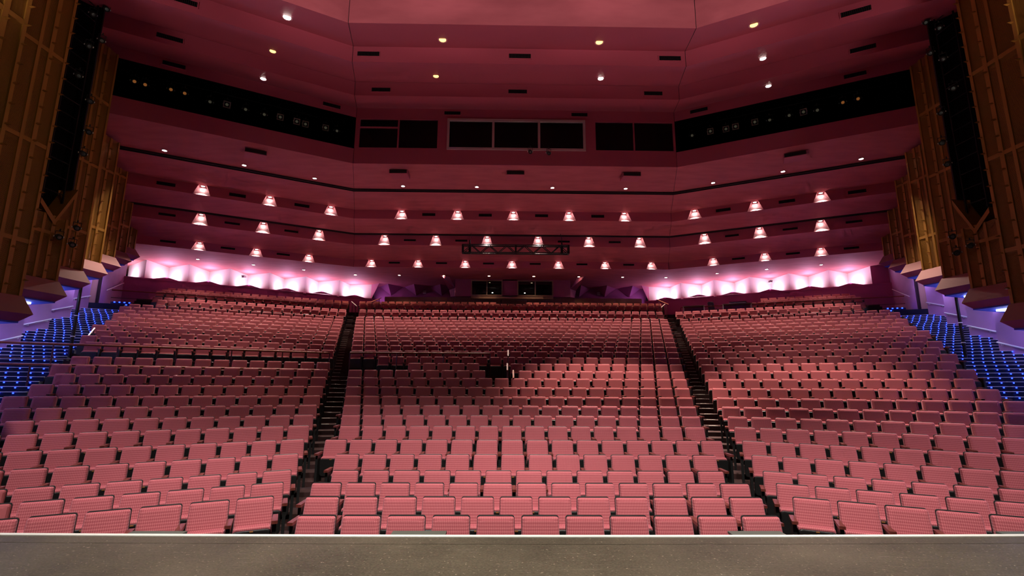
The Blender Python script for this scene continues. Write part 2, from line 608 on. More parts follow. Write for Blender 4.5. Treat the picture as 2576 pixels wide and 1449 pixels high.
for s in (-1, 1):
    st = structure('side_stairs', f'dark side stairs with rows of blue lights along the {SIDE[s]} wall')
    ph = 0.0
    for k in range(8, 28):
        for h in range(2):
            if k == 27 and h:
                continue
            ph = (ph + 0.085 + 0.05 * random.random()) % 0.27
            if k < 24:
                p0, p1 = step_line(k, h * 0.5), step_line(k, h * 0.5 + 0.5)
                z = FLOOR[k] + h * 0.5 * (FLOOR[k + 1] - FLOOR[k]) + 0.004
            else:
                mq = (k - 24) * 2 + h
                y0 = YF[24] + 0.425 * mq
                p0, p1 = (XF(y0), y0), (XF(y0 + 0.425), y0 + 0.425)
                z = FLOOR[24] + 0.118 * mq + 0.004
            a0, a1 = line_hit(*p0, OUT_A + 0.02, OUT_B), line_hit(*p1, OUT_A + 0.02, OUT_B)
            b0, b1 = line_hit(*p0, WALL_A, WALL_B), line_hit(*p1, WALL_A, WALL_B)
            stp = MB().slab([(s * p[0], p[1]) for p in (a0, b0, b1, a1)], -0.4, [z + climb(k, *p) for p in (a0, b0, b1, a1)]).build('step', 'navy', st)
            A = Vector((s * a0[0], a0[1], z + 0.008 + climb(k, *a0)))
            B = Vector((s * b0[0], b0[1], z + 0.008 + climb(k, *b0)))
            MB().bar(A, B, 0.05, 0.016).build('nosing', 'nosing', stp)
            d = (B - A)
            n = int((d.length - ph) / 0.27)
            lm = MB()
            for j in range(n):
                P = A + d.normalized() * (0.05 + ph + 0.27 * j)
                lm.box(P.x - 0.014, P.x + 0.014, P.y - 0.05, P.y - 0.03, P.z - 0.045, P.z - 0.017)
            lo = lm.build('led_row', 'led', stp)
            lo['kind'] = 'stuff'
            C_ = (A + B) / 2
            area('led_glow', (C_.x, C_.y - 0.09, C_.z + 0.05), (C_.x, C_.y - 0.4, C_.z - 0.35), 0.06, d.length * 0.9, 0.04, (0.03, 0.06, 1.0), st).rotation_euler = (R(-40), 0, math.atan2(d.y, d.x))
    # landing at the exit and a short upper flight
    a, b2 = YF[25] + 0.02, YF[25] + 2.4
    pa, pb = (XF(a), a), (XF(b2), b2)
    q = [line_hit(*pa, OUT_A + 0.0, OUT_B), line_hit(*pa, WALL_A + 2.0, WALL_B), line_hit(*pb, WALL_A + 2.0, WALL_B), line_hit(*pb, OUT_A + 0.0, OUT_B)]
    MB().hexa([(s * p[0], p[1]) for p in q], -0.4, FLOOR[25] + 0.55).build('landing', 'navy', st)
    for j in range(3):
        y0 = YF[25] + 1.1 + 0.3 * j
        p0, p1 = (XF(y0), y0), (XF(y0 + 0.3), y0 + 0.3)
        z = FLOOR[25] + 0.38 + 0.16 * (j + 1)
        q = [line_hit(*p0, OUT_A - 0.1, OUT_B), line_hit(*p0, OUT_A + 0.95, OUT_B), line_hit(*p1, OUT_A + 0.95, OUT_B), line_hit(*p1, OUT_A - 0.1, OUT_B)]
        stp = MB().hexa([(s * p[0], p[1]) for p in q], -0.2, z).build('step', 'navy', st)
        A, B = Vector((s * q[0][0], q[0][1], z)), Vector((s * q[1][0], q[1][1], z))
        lm = MB()
        for i in range(4):
            P = A + (B - A) * ((i + 0.3 + 0.4 * (j % 2)) / 4.2)
            lm.box(P.x - 0.03, P.x + 0.03, P.y - 0.06, P.y - 0.02, P.z - 0.05, P.z)
        lm.build('led_row', 'led', stp)['kind'] = 'stuff'

# ------------------------------------------------------------------ seats
PITCH = 0.508
TILT = R(13)


def seat_parts(near=True):
    sg = 3 if near else 2
    hb = 0.47
    cz, cy = 0.86 - hb / 2 * math.cos(TILT), -hb / 2 * math.sin(TILT) - 0.03
    P = {}
    P['backrest'] = ('fabric', MB().pad(0.446, hb, 0.07, 0.028, (0, cy, cz), TILT, sg, 0.030, 0.06))
    P['back_shell'] = ('shell', MB().pad(0.455, hb + 0.008, 0.018, 0.03, (0, cy + 0.044, cz + 0.002), TILT, sg, 0.006, 0.06))
    P['seat_cushion'] = ('fabric', MB().pad(0.42, 0.36, 0.085, 0.04, (0, -0.185, 0.39), R(-6), sg, 0.028))
    P['seat_pan'] = ('shell', MB().pad(0.43, 0.335, 0.035, 0.05, (0, -0.243, 0.366), R(-6), sg, 0.01))
    return P


def arm_parts(x):
    a = MB().hexa([(x - 0.035, -0.37), (x + 0.035, -0.37), (x + 0.03, -0.05), (x - 0.03, -0.05)], 0.608, 0.645)
    sb = MB().hexa([(x - 0.022, -0.32), (x + 0.022, -0.32), (x + 0.022, -0.06), (x - 0.022, -0.06)], 0.0, 0.608)
    return a, sb


NP = {k: (m_, mb_.mesh(k, m_)) for k, (m_, mb_) in seat_parts().items()}
for k in NP:
    for p in NP[k][1].polygons:
        p.use_smooth = False
ARM_R, SUP_R = (q.mesh(n_, m_) for q, n_, m_ in zip(arm_parts(PITCH / 2), ('armrest', 'side_support'), ('wood', 'shell')))
ARM_L, SUP_L = (q.mesh(n_, m_) for q, n_, m_ in zip(arm_parts(-PITCH / 2), ('armrest', 'side_support'), ('wood', 'shell')))
PLATE = MB().box(-0.02, 0.02, -0.281, -0.272, 0.514, 0.530).mesh('number_plate', 'plate')

NCEN = [11, 12, 13, 13, 14, 16, 16, 17, 18, 19]
seats = []      # (depth, x, y, z, rz, block, row, index, is_first, n)
for k in range(NR):
    Y = YC[k]
    wdt = 2 * (XF(Y) - 0.25 - 0.008 * (Y - 5.85)) / PITCH
    n = NCEN[k] if k < 10 else int(wdt)
    for i in range(n):
        x = (i - (n - 1) / 2) * PITCH
        if k in (12, 13) and -1.15 < x < -0.15:
            continue
        if k == 14 and x < -XF(Y) + 1.4:
            continue
        if k == 13 and x < -XF(Y) + 2.6:
            continue
        if k == 29 and -1.0 < x < 1.0:
            continue
        seats.append((x, Y, FLOOR[k], 0.0, 0, k, i, i == 0, n))
for s in (-1, 1):
    for k in range(1, NR):
        if s == -1 and k == 14:
            continue
        ax, ay = x_aisle_seat(YC[k]), YC[k] - 0.05
        L = 0
        i = 0
        while True:
            x, y = ax + UX * L, ay + UY * L
            lim = x_out(y) if k < 25 else x_out(y) - 0.9
            if x + 0.28 > lim:
                break
            vis = x < (1.13 if s < 0 else 1.2) * y + 0.5
            skip = (k in (27,) and s == 1 and i < 9) or (k >= 28 and s == 1 and i < 11)
            if vis and not skip:
                seats.append((s * x, y, FLOOR[k] + climb(k, x, y), -s * math.atan(WSL), s, k, i, i == 0, 0))
            L += PITCH
            i += 1

fwd2 = Vector((fw.x, fw.y))


def depth(q):
    return Vector((q[0] + 0.42, q[1], q[2] + 0.6 - EYE)).dot(fw)


def seen(q):
    d = Vector((q[0] + 0.42, q[1], q[2] + 0.7 - EYE))
    return abs(d.dot(rt) / d.dot(fw)) < 1.10


order = sorted([q for q in seats if seen(q)], key=depth)
near = set(id(q) for q in order[:300])
GRP = {0: 'rose tip-up seats of the centre block', -1: 'rose tip-up seats of the left block', 1: 'rose tip-up seats of the right block'}
far = []
for q in seats:
    x, y, z, rz, blk, k, i, first, n = q
    if id(q) not in near:
        far.append(q)
        continue
    if blk == 0:
        rown = 'front row' if k == 0 else ORD[k + 1] + ' row'
        j = i + 1
        mid = (n + 1) / 2
        if j == mid:
            pos = 'middle seat'
        elif j < mid:
            pos = ORD[j] + ' from the left aisle'
        else:
            pos = ORD[n - j + 1] + ' from the right aisle'
        lab = f'rose patterned tip-up seat, centre block, {rown}, {pos}'
    else:
        rown = 'front row' if k == 1 else ORD[k] + ' row'
        pos = 'at the aisle' if i == 0 else ORD[i + 1] + ' from the aisle'
        lab = f'rose patterned tip-up seat, {SIDE[blk]} block, {rown}, {pos}'
    t = thing('theatre_seat', lab, 'seat', (x, y, z), rz, GRP[blk])
    bk = inst(NP['backrest'][1], 'backrest', t)
    inst(NP['back_shell'][1], 'back_shell', bk)
    cu = inst(NP['seat_cushion'][1], 'seat_cushion', t)
    inst(NP['seat_pan'][1], 'seat_pan', cu)
    inst(PLATE, 'number_plate', cu)
    su = inst(SUP_R, 'side_support', t)
    inst(ARM_R, 'armrest', su)
    if (blk == 0 and first) or (blk == 1 and first):
        su = inst(SUP_L, 'side_support', t)
        inst(ARM_L, 'armrest', su)

# the rest of the seats, further back: one joined object
tv, tf, tm = [], [], []
MI = {'fabric': 0, 'shell': 1, 'wood': 2}
for k, (m_, mb_) in seat_parts(False).items():
    o = len(tv)
    tv += mb_.v
    for f in mb_.f:
        tf.append(tuple(j + o for j in f))
        tm.append(MI[m_])
for sgn in (1,):
    for mb_, m_ in zip(arm_parts(sgn * PITCH / 2), ('wood', 'shell')):
        o = len(tv)
        tv += mb_.v
        for f in mb_.f:
            tf.append(tuple(j + o for j in f))
            tm.append(MI[m_])
V, F, MM = [], [], []
for x, y, z, rz, blk, k, i, first, n in far:
    c, s_ = math.cos(rz), math.sin(rz)
    o = len(V)
    V += [(x + c * a - s_ * b2, y + s_ * a + c * b2, z + zz) for a, b2, zz in tv]
    F += [tuple(j + o for j in f) for f in tf]
    MM += tm
me = bpy.data.meshes.new('distant_theatre_seats')
me.from_pydata(V, [], F)
me.materials.append(M['fabric_far'])
me.materials.append(M['shell'])
me.materials.append(M['wood'])
me.polygons.foreach_set('material_index', MM)
me.update()
fo = bpy.data.objects.new('distant_theatre_seats', me)
COL.objects.link(fo)
tag(fo, 'hundreds of rose tip-up seats in the rows rising towards the back', 'seats', None, 'stuff')

# ------------------------------------------------------------------ ceiling
WS = 0.53
LW = 15.0


def wing_pt(Y0, L, s, z):
    return (s * (XF(Y0) + L), Y0 - WS * L, z)


# profile along the centre line: (y, z)
PF = dict(brt=(11.3, 14.6), br=(11.3, 11.62), s1e=(14.1, 13.02), v1b=(14.1, 12.46), s2e=(16.9, 13.57), v2b=(16.9, 13.01), s3e=(19.7, 14.14),
          wt=(19.7, 13.67), wb=(19.7, 12.19), wfb=(19.7, 11.49), s4e=(22.5, 11.45), r1=(22.75, 11.39), at=(25.3, 11.34), ab=(25.3, 10.83),
          s6e=(27.72, 10.72), bt=(27.92, 10.67), bb=(27.92, 10.06), ct=(30.5, 9.74), cb=(30.5, 9.27), end=(40.0, 9.11))
ceiling = structure('ceiling', 'stepped mauve plaster ceiling folding down towards the back')


def lines(nm):
    Y, z = PF[nm]
    return {0: ((-XF(Y), Y, z), (XF(Y), Y, z)), -1: (wing_pt(Y, 0, -1, z), wing_pt(Y, LW, -1, z)), 1: (wing_pt(Y, 0, 1, z), wing_pt(Y, LW, 1, z))}


def surf(name, a, b2, mt, facets=(0, -1, 1)):
    la, lb = lines(a), lines(b2)
    for f in facets:
        MB().poly(la[f][0], la[f][1], lb[f][1], lb[f][0]).build(name, mt, ceiling)


surf('fascia_panel', 'brt', 'br', 'plaster')
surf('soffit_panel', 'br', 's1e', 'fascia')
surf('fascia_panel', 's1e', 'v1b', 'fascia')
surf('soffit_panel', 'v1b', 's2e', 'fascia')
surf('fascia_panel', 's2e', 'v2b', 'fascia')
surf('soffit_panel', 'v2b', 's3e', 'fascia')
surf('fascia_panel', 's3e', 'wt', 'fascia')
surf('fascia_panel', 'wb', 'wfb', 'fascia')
surf('soffit_panel', 'wfb', 's4e', 'plaster')
surf('soffit_panel', 'r1', 'at', 'plaster')
surf('soffit_panel', 'ab', 's6e', 'plaster')
surf('soffit_panel', 'bb', 'ct', 'plaster')
surf('soffit_panel', 'cb', 'end', 'plaster')
# black reveals (open slots running across the ceiling)
for a, b2, dz in (('s4e', 'r1', 0.5), ('s6e', 'bt', 0.4)):
    la, lb = lines(a), lines(b2)
    for f in (0, -1, 1):
        p0, p1, q0, q1 = la[f][0], la[f][1], lb[f][0], lb[f][1]
        u = lambda p: (p[0], p[1], p[2] + dz)
        mb = MB().poly(p0, p1, u(p1), u(p0)).poly(u(p0), u(p1), u(q1), u(q0)).poly(q0, q1, u(q1), u(q0))
        mb.build('black_reveal', 'slot', ceiling)
        d = Vector(p1) - Vector(p0)
        MB().bar(Vector(p0) + Vector((0, 0.02, -0.03)), Vector(p1) + Vector((0, 0.02, -0.03)), 0.05, 0.09).build('reveal_edge', 'slot', ceiling)
# fold joints
for s in (-1, 1):
    for a, b2 in (('br', 's1e'), ('s1e', 'v1b'), ('v1b', 's2e'), ('s2e', 'v2b'), ('v2b', 's3e'), ('s3e', 'wt'), ('wb', 'wfb'), ('wfb', 's4e'), ('r1', 'at'), ('at', 'ab'), ('ab', 's6e'), ('bt', 'bb'), ('bb', 'ct'), ('ct', 'cb'), ('brt', 'br')):
        A, B = Vector(lines(a)[s][0]), Vector(lines(b2)[s][0])
        MB().bar(A, B, 0.014, 0.012).build('joint', 'slot', ceiling)

# fascias with lamp niches
NW_T, NW_B, ND = 0.32, 0.74, 0.34
NICHE = {'a': ('at', 'ab', [0, 3.1, 6.2], [1.07, 3.69, 6.26]), 'b': ('bt', 'bb', [1.55, 4.65, 7.75], [1.74, 4.31, 6.9]),
         'c': ('ct', 'cb', [0, 3.07, 6.15, 9.2], [2.4, 4.97, 7.52])}
WF = math.hypot(1, WS)
ROWN = {'a': 'upper', 'b': 'middle', 'c': 'lower'}
niche_spots = []
for key, (tn, bn, cen, wg) in NICHE.items():
    lt, lb = lines(tn), lines(bn)
    for f in (0, -1, 1):
        P0, P1 = Vector(lt[f][0]), Vector(lt[f][1])
        zt, zb = P0.z, lb[f][0][2]
        e = (P1 - P0).normalized()
        Ltot = (P1 - P0).length
        if f == 0:
            ts = sorted([Ltot / 2 + c for c in cen] + [Ltot / 2 - c for c in cen if c > 0])
        else:
            ts = [c * WF for c in wg]
        inn = Vector((-e.y, e.x, 0))
        if inn.y < 0:
            inn = -inn
        at = lambda t, z, d=0: Vector((P0.x + e.x * t + inn.x * d, P0.y + e.y * t + inn.y * d, z))
        mb = MB()
        edges = [(0, 0)] + sum([[(t - NW_T / 2, t - NW_B / 2), (t + NW_T / 2, t + NW_B / 2)] for t in ts], []) + [(Ltot, Ltot)]
        for (a0, a1), (b0, b1) in zip(edges[::2], edges[1::2]):
            mb.poly(at(a0, zt), at(b0, zt), at(b1, zb), at(a1, zb))
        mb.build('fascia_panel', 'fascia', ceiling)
        for j, t in enumerate(ts):
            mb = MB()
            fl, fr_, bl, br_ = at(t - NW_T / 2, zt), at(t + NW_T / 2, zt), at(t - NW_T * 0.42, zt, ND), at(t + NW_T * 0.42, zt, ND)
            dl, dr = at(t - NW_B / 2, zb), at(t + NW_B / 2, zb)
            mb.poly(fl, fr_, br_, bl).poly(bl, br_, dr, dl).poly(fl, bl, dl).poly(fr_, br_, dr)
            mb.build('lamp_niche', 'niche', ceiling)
            niche_spots.append((key, f, j, len(ts), at(t, zt, ND * 0.42), inn.copy()))

LAMP_RING = MB().ring((0, 0, 0), (0, 0, -1), 0.085, 0.115, 0.02, 18).mesh('trim_ring', 'ring')
LAMP_DISC = {k: MB().tube((0, 0, 0.0), (0, 0, -0.012), 0.085, 16).mesh('lens', k) for k in ('bulb', 'bulb_amber', 'bulb_hot')}
LAMP_CAN = MB().tube((0, 0, 0.0), (0, 0, 0.14), 0.10, 14).mesh('housing', 'black')


def lamp(lab, loc, grp, lens, sc=1.0, rx=0, rz=0):
    t = thing('recessed_downlight', lab, 'ceiling light', loc, rz, grp)
    t.scale = (sc, sc, sc)
    inst(LAMP_RING, 'trim_ring', t)
    inst(LAMP_DISC[lens], 'lens', t, (0, 0, -0.004))
    inst(LAMP_CAN, 'housing', t, (0, 0, 0.001))
    return t


def where(j, n, f):
    if f == 0:
        return f'{ORD[j + 1]} of {n} from the left in the centre'
    return f'{ORD[j + 1]} from the centre fold on the {SIDE[f]} wing'


P_NICHE = 5
P_SEAT = 1350
for key, f, j, n, pt, inn in niche_spots:
    lab = f'niche downlight, {ROWN[key]} fascia, {where(j, n, f)}'
    t = lamp(lab, (pt.x, pt.y, pt.z - 0.004), f'niche downlights of the {ROWN[key]} fascia', 'bulb', 0.95)
    o = spot('lamp_light', (0, 0, -0.03), (inn.x * 0.25, inn.y * 0.25, -1), P_NICHE, 70, 0.9, (1, 0.85, 0.75), 0.03, t)
    o2 = spot('lamp_light', tuple(Vector((-inn.x * 0.26, -inn.y * 0.26, -0.03))), tuple(Vector((-inn.x * 0.85, -inn.y * 0.85, -1.6))), P_SEAT, 84, 0.8, (1, 0.80, 0.68), 0.05, t)

# plain recessed downlights in the soffits
def soffit_z(a, b2, Y0):
    (ya, za), (yb, zb) = PF[a], PF[b2]
    return za + (zb - za) * (Y0 - ya) / (yb - ya)


SOF = [('first', 'br', 's1e', 12.92, [2.38], [1.56], 1.25, 1500, 46), ('second', 'v1b', 's2e', 15.73, [3.0], [2.34], 1.15, 5200, 42),
       ('third', 'v2b', 's3e', 18.5, [], [3.07], 1.15, 2800, 44), ('speaker', 'wfb', 's4e', 22.1, [1.85, 5.45], [1.57, 4.13, 6.67], 0.95, 900, 70),
       ('rear', 'cb', 'end', 32.85, [1.57, 4.75, 7.85, 10.92], [2.87, 5.49, 8.13], 0.95, 150, 120)]
AMB = {('first', -2.38), ('first', 2.38), ('second', -3.0)}
AMBW = {('first', 1), ('second', -1)}
for nm, a, b2, Y0, cen, wg, sc, pw, ang in SOF:
    z = soffit_z(a, b2, Y0)
    pts = [(x, Y0, 0, x) for x in sorted([-c for c in cen] + cen)]
    n = len(pts)
    for j, (x, y, f, _) in enumerate(pts):
        lens = 'bulb_amber' if (nm, x) in AMB else ('bulb_hot' if nm == 'rear' else 'bulb')
        col = (1, 0.72, 0.42) if nm == 'rear' else (1, 0.80, 0.66)
        lab = f'round downlight, {nm} soffit, {ORD[j + 1]} of {n} from the left'
        t = lamp(lab, (x, y, z - 0.006), f'recessed downlights of the {nm} soffit', lens, sc)
        spot('lamp_light', (0, 0, -0.04), (0, -0.12, -1), pw * (0.15 if lens == 'bulb_amber' else (2.6 if nm == 'second' else 1)), ang, 0.8, col, 0.08, t)
    for s in (-1, 1):
        for j, L in enumerate(wg):
            p = wing_pt(Y0, L, s, z - 0.006)
            lens = 'bulb_amber' if (nm, s) in AMBW else 'bulb'
            lab = f'round downlight, {nm} soffit, {ORD[j + 1]} from the fold on the {SIDE[s]} wing'
            t = lamp(lab, p, f'recessed downlights of the {nm} soffit', lens, sc)
            spot('lamp_light', (0, 0, -0.04), (0, -0.1, -1), pw * (0.15 if lens == 'bulb_amber' else (2.0 if nm == 'second' else 1)), ang, 0.8, (1, 0.80, 0.66), 0.08, t)

# air grilles
GR_F = {}
for wv, hv in ((0.72, 0.16),):
    fm = MB()
    fm.box(-wv / 2 - 0.03, wv / 2 + 0.03, -0.012, 0.012, -hv / 2 - 0.03, -hv / 2).box(-wv / 2 - 0.03, wv / 2 + 0.03, -0.012, 0.012, hv / 2, hv / 2 + 0.03)
    fm.box(-wv / 2 - 0.03, -wv / 2, -0.012, 0.012, -hv / 2, hv / 2).box(wv / 2, wv / 2 + 0.03, -0.012, 0.012, -hv / 2, hv / 2)
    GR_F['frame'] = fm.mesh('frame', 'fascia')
    GR_F['backing'] = MB().box(-wv / 2, wv / 2, -0.004, 0.008, -hv / 2, hv / 2).mesh('backing', 'void')
    GR_F['louvre'] = MB().box(-0.010, 0.010, -0.014, -0.004, -hv / 2, hv / 2).mesh('louvre', 'black')


def vent(lab, loc, rz, grp, h=1.0):
    t = thing('air_grille', lab, 'air vent', loc, rz, grp)
    t.scale = (1, 1, h)
    inst(GR_F['frame'], 'frame', t)
    inst(GR_F['backing'], 'backing', t)
    for i in range(15):
        inst(GR_F['louvre'], 'louvre', t, (-0.336 + 0.048 * i, 0, 0))


WA = math.atan(WS)
VENT = [('first', 14.1, 12.74, [0, 4.96], [4.1], 1.0), ('second', 16.9, 13.25, [0, 5.29], [5.2], 1.0), ('third', 19.7, 13.94, [2.85], [0.93, 5.95], 1.0),
        ('upper', 25.3, 11.09, [1.56, 4.68], [2.35, 4.95, 7.52], 1.0), ('middle', 27.92, 10.36, [3.1, 6.2], [3.05, 5.62, 8.17], 0.75), ('lower', 30.5, 9.56, [1.53, 4.6, 7.68], [3.69, 6.27, 8.8], 0.75)]
for nm, Y0, z, cen, wg, h in VENT:
    xs = sorted([-c for c in cen if c > 0] + cen)
    if nm == 'middle':
        xs = [-6.2, -3.1, 3.1, 6.2]
    for j, x in enumerate(xs):
        vent(f'black louvred air grille, {nm} fascia, {ORD[j + 1]} of {len(xs)} in the centre', (x, Y0 - 0.016, z), 0, f'air grilles of the {nm} fascia', h)
    for s in (-1, 1):
        for j, L in enumerate(wg):
            p = wing_pt(Y0, L, s, z)
            vent(f'black louvred air grille, {nm} fascia, {ORD[j + 1]} from the fold, {SIDE[s]} wing', (p[0] - s * 0.008, p[1] - 0.015, z), -s * WA, f'air grilles of the {nm} fascia', h)

# box speakers hung under the soffit below the control windows
SPK = [(-5.27, 20.2, 0), (0, 20.2, 0), (5.27, 20.2, 0)] + [(*wing_pt(20.2, 3.4, -1, 0)[:2], -1), (*wing_pt(20.2, 4.1, 1, 0)[:2], 1)]
for j, (x, y, f) in enumerate(SPK):
    lab = ['mauve box speaker under the soffit, left of the central one', 'mauve box speaker under the soffit at the middle', 'mauve box speaker under the soffit, right of the central one',
           'mauve box speaker under the soffit on the left wing', 'mauve box speaker under the soffit on the right wing'][j]
    t = thing('ceiling_speaker', lab, 'speaker', (x, y, 11.47), -f * WA, 'box speakers under the soffit')
    w2 = 0.40
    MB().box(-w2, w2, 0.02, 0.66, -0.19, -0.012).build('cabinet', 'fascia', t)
    MB().box(-w2 + 0.02, w2 - 0.02, 0.0, 0.02, -0.17, -0.03).build('port', 'black', t)
    MB().box(-w2 * 0.8, -w2 * 0.7, 0.3, 0.4, -0.012, 0.0).box(w2 * 0.7, w2 * 0.8, 0.3, 0.4, -0.012, 0.0).build('bracket', 'black', t)

# ------------------------------------------------------------------ control room window wall and lamp galleries
Y0 = 19.7
Z0, Z1 = 12.19, 13.67
wallc = structure('wall_control_room', 'mauve wall between the control room windows')
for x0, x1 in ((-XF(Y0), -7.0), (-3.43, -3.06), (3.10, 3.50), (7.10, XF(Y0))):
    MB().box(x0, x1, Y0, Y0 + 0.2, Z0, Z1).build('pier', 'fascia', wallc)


def window(n, x0, x1, cols, rows, frame, label, fwd=0.06, y=Y0, z0=Z0, z1=Z1, prot=0.0):
    wo = structure(f'window_{n}', label)
    fm = MB()
    f = fwd
    fm.box(x0, x1, y - prot, y + 0.12, z0, z0 + f).box(x0, x1, y - prot, y + 0.12, z1 - f, z1)
    fm.box(x0, x0 + f, y - prot, y + 0.12, z0 + f, z1 - f).box(x1 - f, x1, y - prot, y + 0.12, z0 + f, z1 - f)
    fm.build('frame', frame, wo)
    for c in cols:
        MB().box(c - f / 2, c + f / 2, y - prot, y + 0.12, z0 + f, z1 - f).build('mullion', frame, wo)
    for (a, b2, zz) in rows:
        MB().box(a, b2, y - prot, y + 0.12, zz - f / 2, zz + f / 2).build('transom', frame, wo)
    edges = [x0 + f] + sum([[c - f / 2, c + f / 2] for c in cols], []) + [x1 - f]
    for a, b2 in zip(edges[::2], edges[1::2]):
        MB().box(a, b2, y + 0.05, y + 0.06, z0 + f, z1 - f).build('pane', 'glass', wo)
    return wo


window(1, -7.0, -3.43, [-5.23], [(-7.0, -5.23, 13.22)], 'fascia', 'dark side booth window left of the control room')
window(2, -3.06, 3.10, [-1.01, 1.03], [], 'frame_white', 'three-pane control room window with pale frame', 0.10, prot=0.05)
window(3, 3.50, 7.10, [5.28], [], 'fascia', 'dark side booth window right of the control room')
room = structure('wall_booth_interior', 'dark interior of the booths behind the windows')
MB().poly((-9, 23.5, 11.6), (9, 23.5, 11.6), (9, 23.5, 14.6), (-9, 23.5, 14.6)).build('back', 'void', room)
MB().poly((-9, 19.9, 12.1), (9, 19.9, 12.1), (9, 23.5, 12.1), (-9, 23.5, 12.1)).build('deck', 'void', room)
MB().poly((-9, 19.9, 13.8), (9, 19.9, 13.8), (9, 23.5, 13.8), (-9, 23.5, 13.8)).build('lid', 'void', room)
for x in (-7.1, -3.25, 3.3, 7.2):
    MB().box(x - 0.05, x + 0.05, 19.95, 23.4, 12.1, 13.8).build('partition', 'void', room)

for s in (-1, 1):
    g = structure('wall_gallery', f'black lighting gallery opening on the {SIDE[s]} wing')
    a, b2 = wing_pt(Y0, 0.05, s, 0), wing_pt(Y0, LW, s, 0)
    nv = Vector((s * WS, 1, 0)).normalized()
    off = lambda p, d, z: (p[0] + nv.x * d, p[1] + nv.y * d, z)
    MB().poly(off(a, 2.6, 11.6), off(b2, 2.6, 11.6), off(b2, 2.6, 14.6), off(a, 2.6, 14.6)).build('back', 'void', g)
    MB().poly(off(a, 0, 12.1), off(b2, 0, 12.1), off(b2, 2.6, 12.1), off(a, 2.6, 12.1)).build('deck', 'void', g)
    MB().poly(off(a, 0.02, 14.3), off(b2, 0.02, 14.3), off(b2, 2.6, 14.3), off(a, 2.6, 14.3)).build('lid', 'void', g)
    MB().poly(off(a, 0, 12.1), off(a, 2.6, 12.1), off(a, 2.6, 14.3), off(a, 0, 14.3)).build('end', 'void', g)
    pa, pb = Vector(off(a, 1.15, 13.86)), Vector(off(b2, 1.15, 13.86))
    t = thing('lighting_bar', f'black pipe carrying spotlights inside the {SIDE[s]} gallery', 'lighting bar', (0, 0, 0))
    MB().tube(pa, pb, 0.03, 8).build('pipe', 'steel_black', t)
    for q in range(1, 7):
        p = pa + (pb - pa) * (q / 7.0)
        MB().tube(p, p + Vector((0, 0, 0.25)), 0.02, 6).build('hanger', 'steel_black', t)

# spotlights (profile lamps): body, lens, yoke, optional square colour frame
SP_BODY = MB().tube((0, 0.30, 0), (0, 0.06, 0), 0.085, 12, 0.095).tube((0, 0.06, 0), (0, -0.20, 0), 0.075, 12, 0.10).mesh('body', 'steel_black')
SP_CAP = MB().tube((0, 0.36, 0), (0, 0.30, 0), 0.05, 10, 0.085).mesh('rear_cap', 'steel_black')
SP_LENS = MB().tube((0, -0.17, 0), (0, -0.203, 0), 0.088, 16, 0.06).mesh('lens', 'lens')
SP_LENSW = MB().tube((0, -0.17, 0), (0, -0.203, 0), 0.088, 16, 0.06).mesh('lens', 'lens_warm')
SP_RIM = MB().ring((0, -0.205, 0), (0, 1, 0), 0.085, 0.105, 0.03, 16).mesh('rim', 'steel_black')
SP_YOKE = MB().box(-0.125, -0.11, -0.02, 0.02, -0.02, 0.22).box(0.11, 0.125, -0.02, 0.02, -0.02, 0.22).box(-0.125, 0.125, -0.02, 0.02, 0.20, 0.22).box(-0.02, 0.02, -0.02, 0.02, 0.22, 0.30).mesh('yoke', 'steel_black')
gf = MB()
for a_ in ((-0.14, 0.14, 0.10, 0.14), (-0.14, 0.14, -0.14, -0.10), (-0.14, -0.10, -0.10, 0.10), (0.10, 0.14, -0.10, 0.10)):
    gf.box(a_[0], a_[1], -0.235, -0.222, a_[2], a_[3])
SP_GEL = gf.mesh('gel_frame', 'gel')
SP_KNOB = MB().tube((-0.15, 0, 0), (-0.125, 0, 0), 0.03, 8).tube((0.125, 0, 0), (0.15, 0, 0), 0.03, 8).mesh('knob', 'chrome')


def spotlight(lab, loc, aim, grp, kind='lens', sc=1.0, hook=1):
    d = (Vector(aim) - Vector(loc)).normalized()
    t = thing('stage_spotlight', lab, 'spotlight', loc, 0, grp)
    rot = d.to_track_quat('-Y', 'Z').to_euler()
    t.rotation_euler = rot
    t.scale = (sc, sc, sc)
    bd = inst(SP_BODY, 'body', t)
    inst(SP_CAP, 'rear_cap', bd)
    inst(SP_LENSW if kind == 'warm' else SP_LENS, 'lens', bd)
    inst(SP_RIM, 'rim', bd)
    y_ = inst(SP_YOKE, 'yoke', t)
    inst(SP_KNOB, 'knob', y_)
    if kind == 'gel':
        inst(SP_GEL, 'gel_frame', bd)
    return t


GAL_L = [(7.41, 'warm'), (7.11, 'warm'), (6.38, 'warm'), (5.97, 'warm'), (5.19, 'lens'), (4.66, 'gel'), (4.05, 'lens'), (3.42, 'lens'), (2.87, 'gel'), (2.28, 'gel'), (1.96, 'gel'), (1.21, 'gel'), (0.77, 'lens')]
GAL_R = [(6.42, 'warm'), (5.96, 'warm'), (5.16, 'lens'), (4.72, 'gel'), (4.25, 'lens'), (3.59, 'lens'), (3.08, 'gel'), (2.39, 'gel'), (2.04, 'gel'), (1.46, 'gel'), (0.76, 'lens')]
KN = {'warm': 'amber lens', 'lens': 'bare glass lens', 'gel': 'square colour frame'}
for s, G in ((-1, GAL_L), (1, GAL_R)):
    for j, (L, kd) in enumerate(sorted(G)):
        zz = 13.58 - (0.0 if kd == 'warm' else 0.08) + 0.03 * math.sin(j * 2.1)
        p = wing_pt(21.0, L, s, zz)
        lab = f'spotlight with {KN[kd]} in {SIDE[s]} gallery, {ORD[j + 1]} from the centre fold'
        spotlight(lab, p, (0, 0.5, 2.0), f'spotlights in the {SIDE[s]} gallery', kd, 0.95)
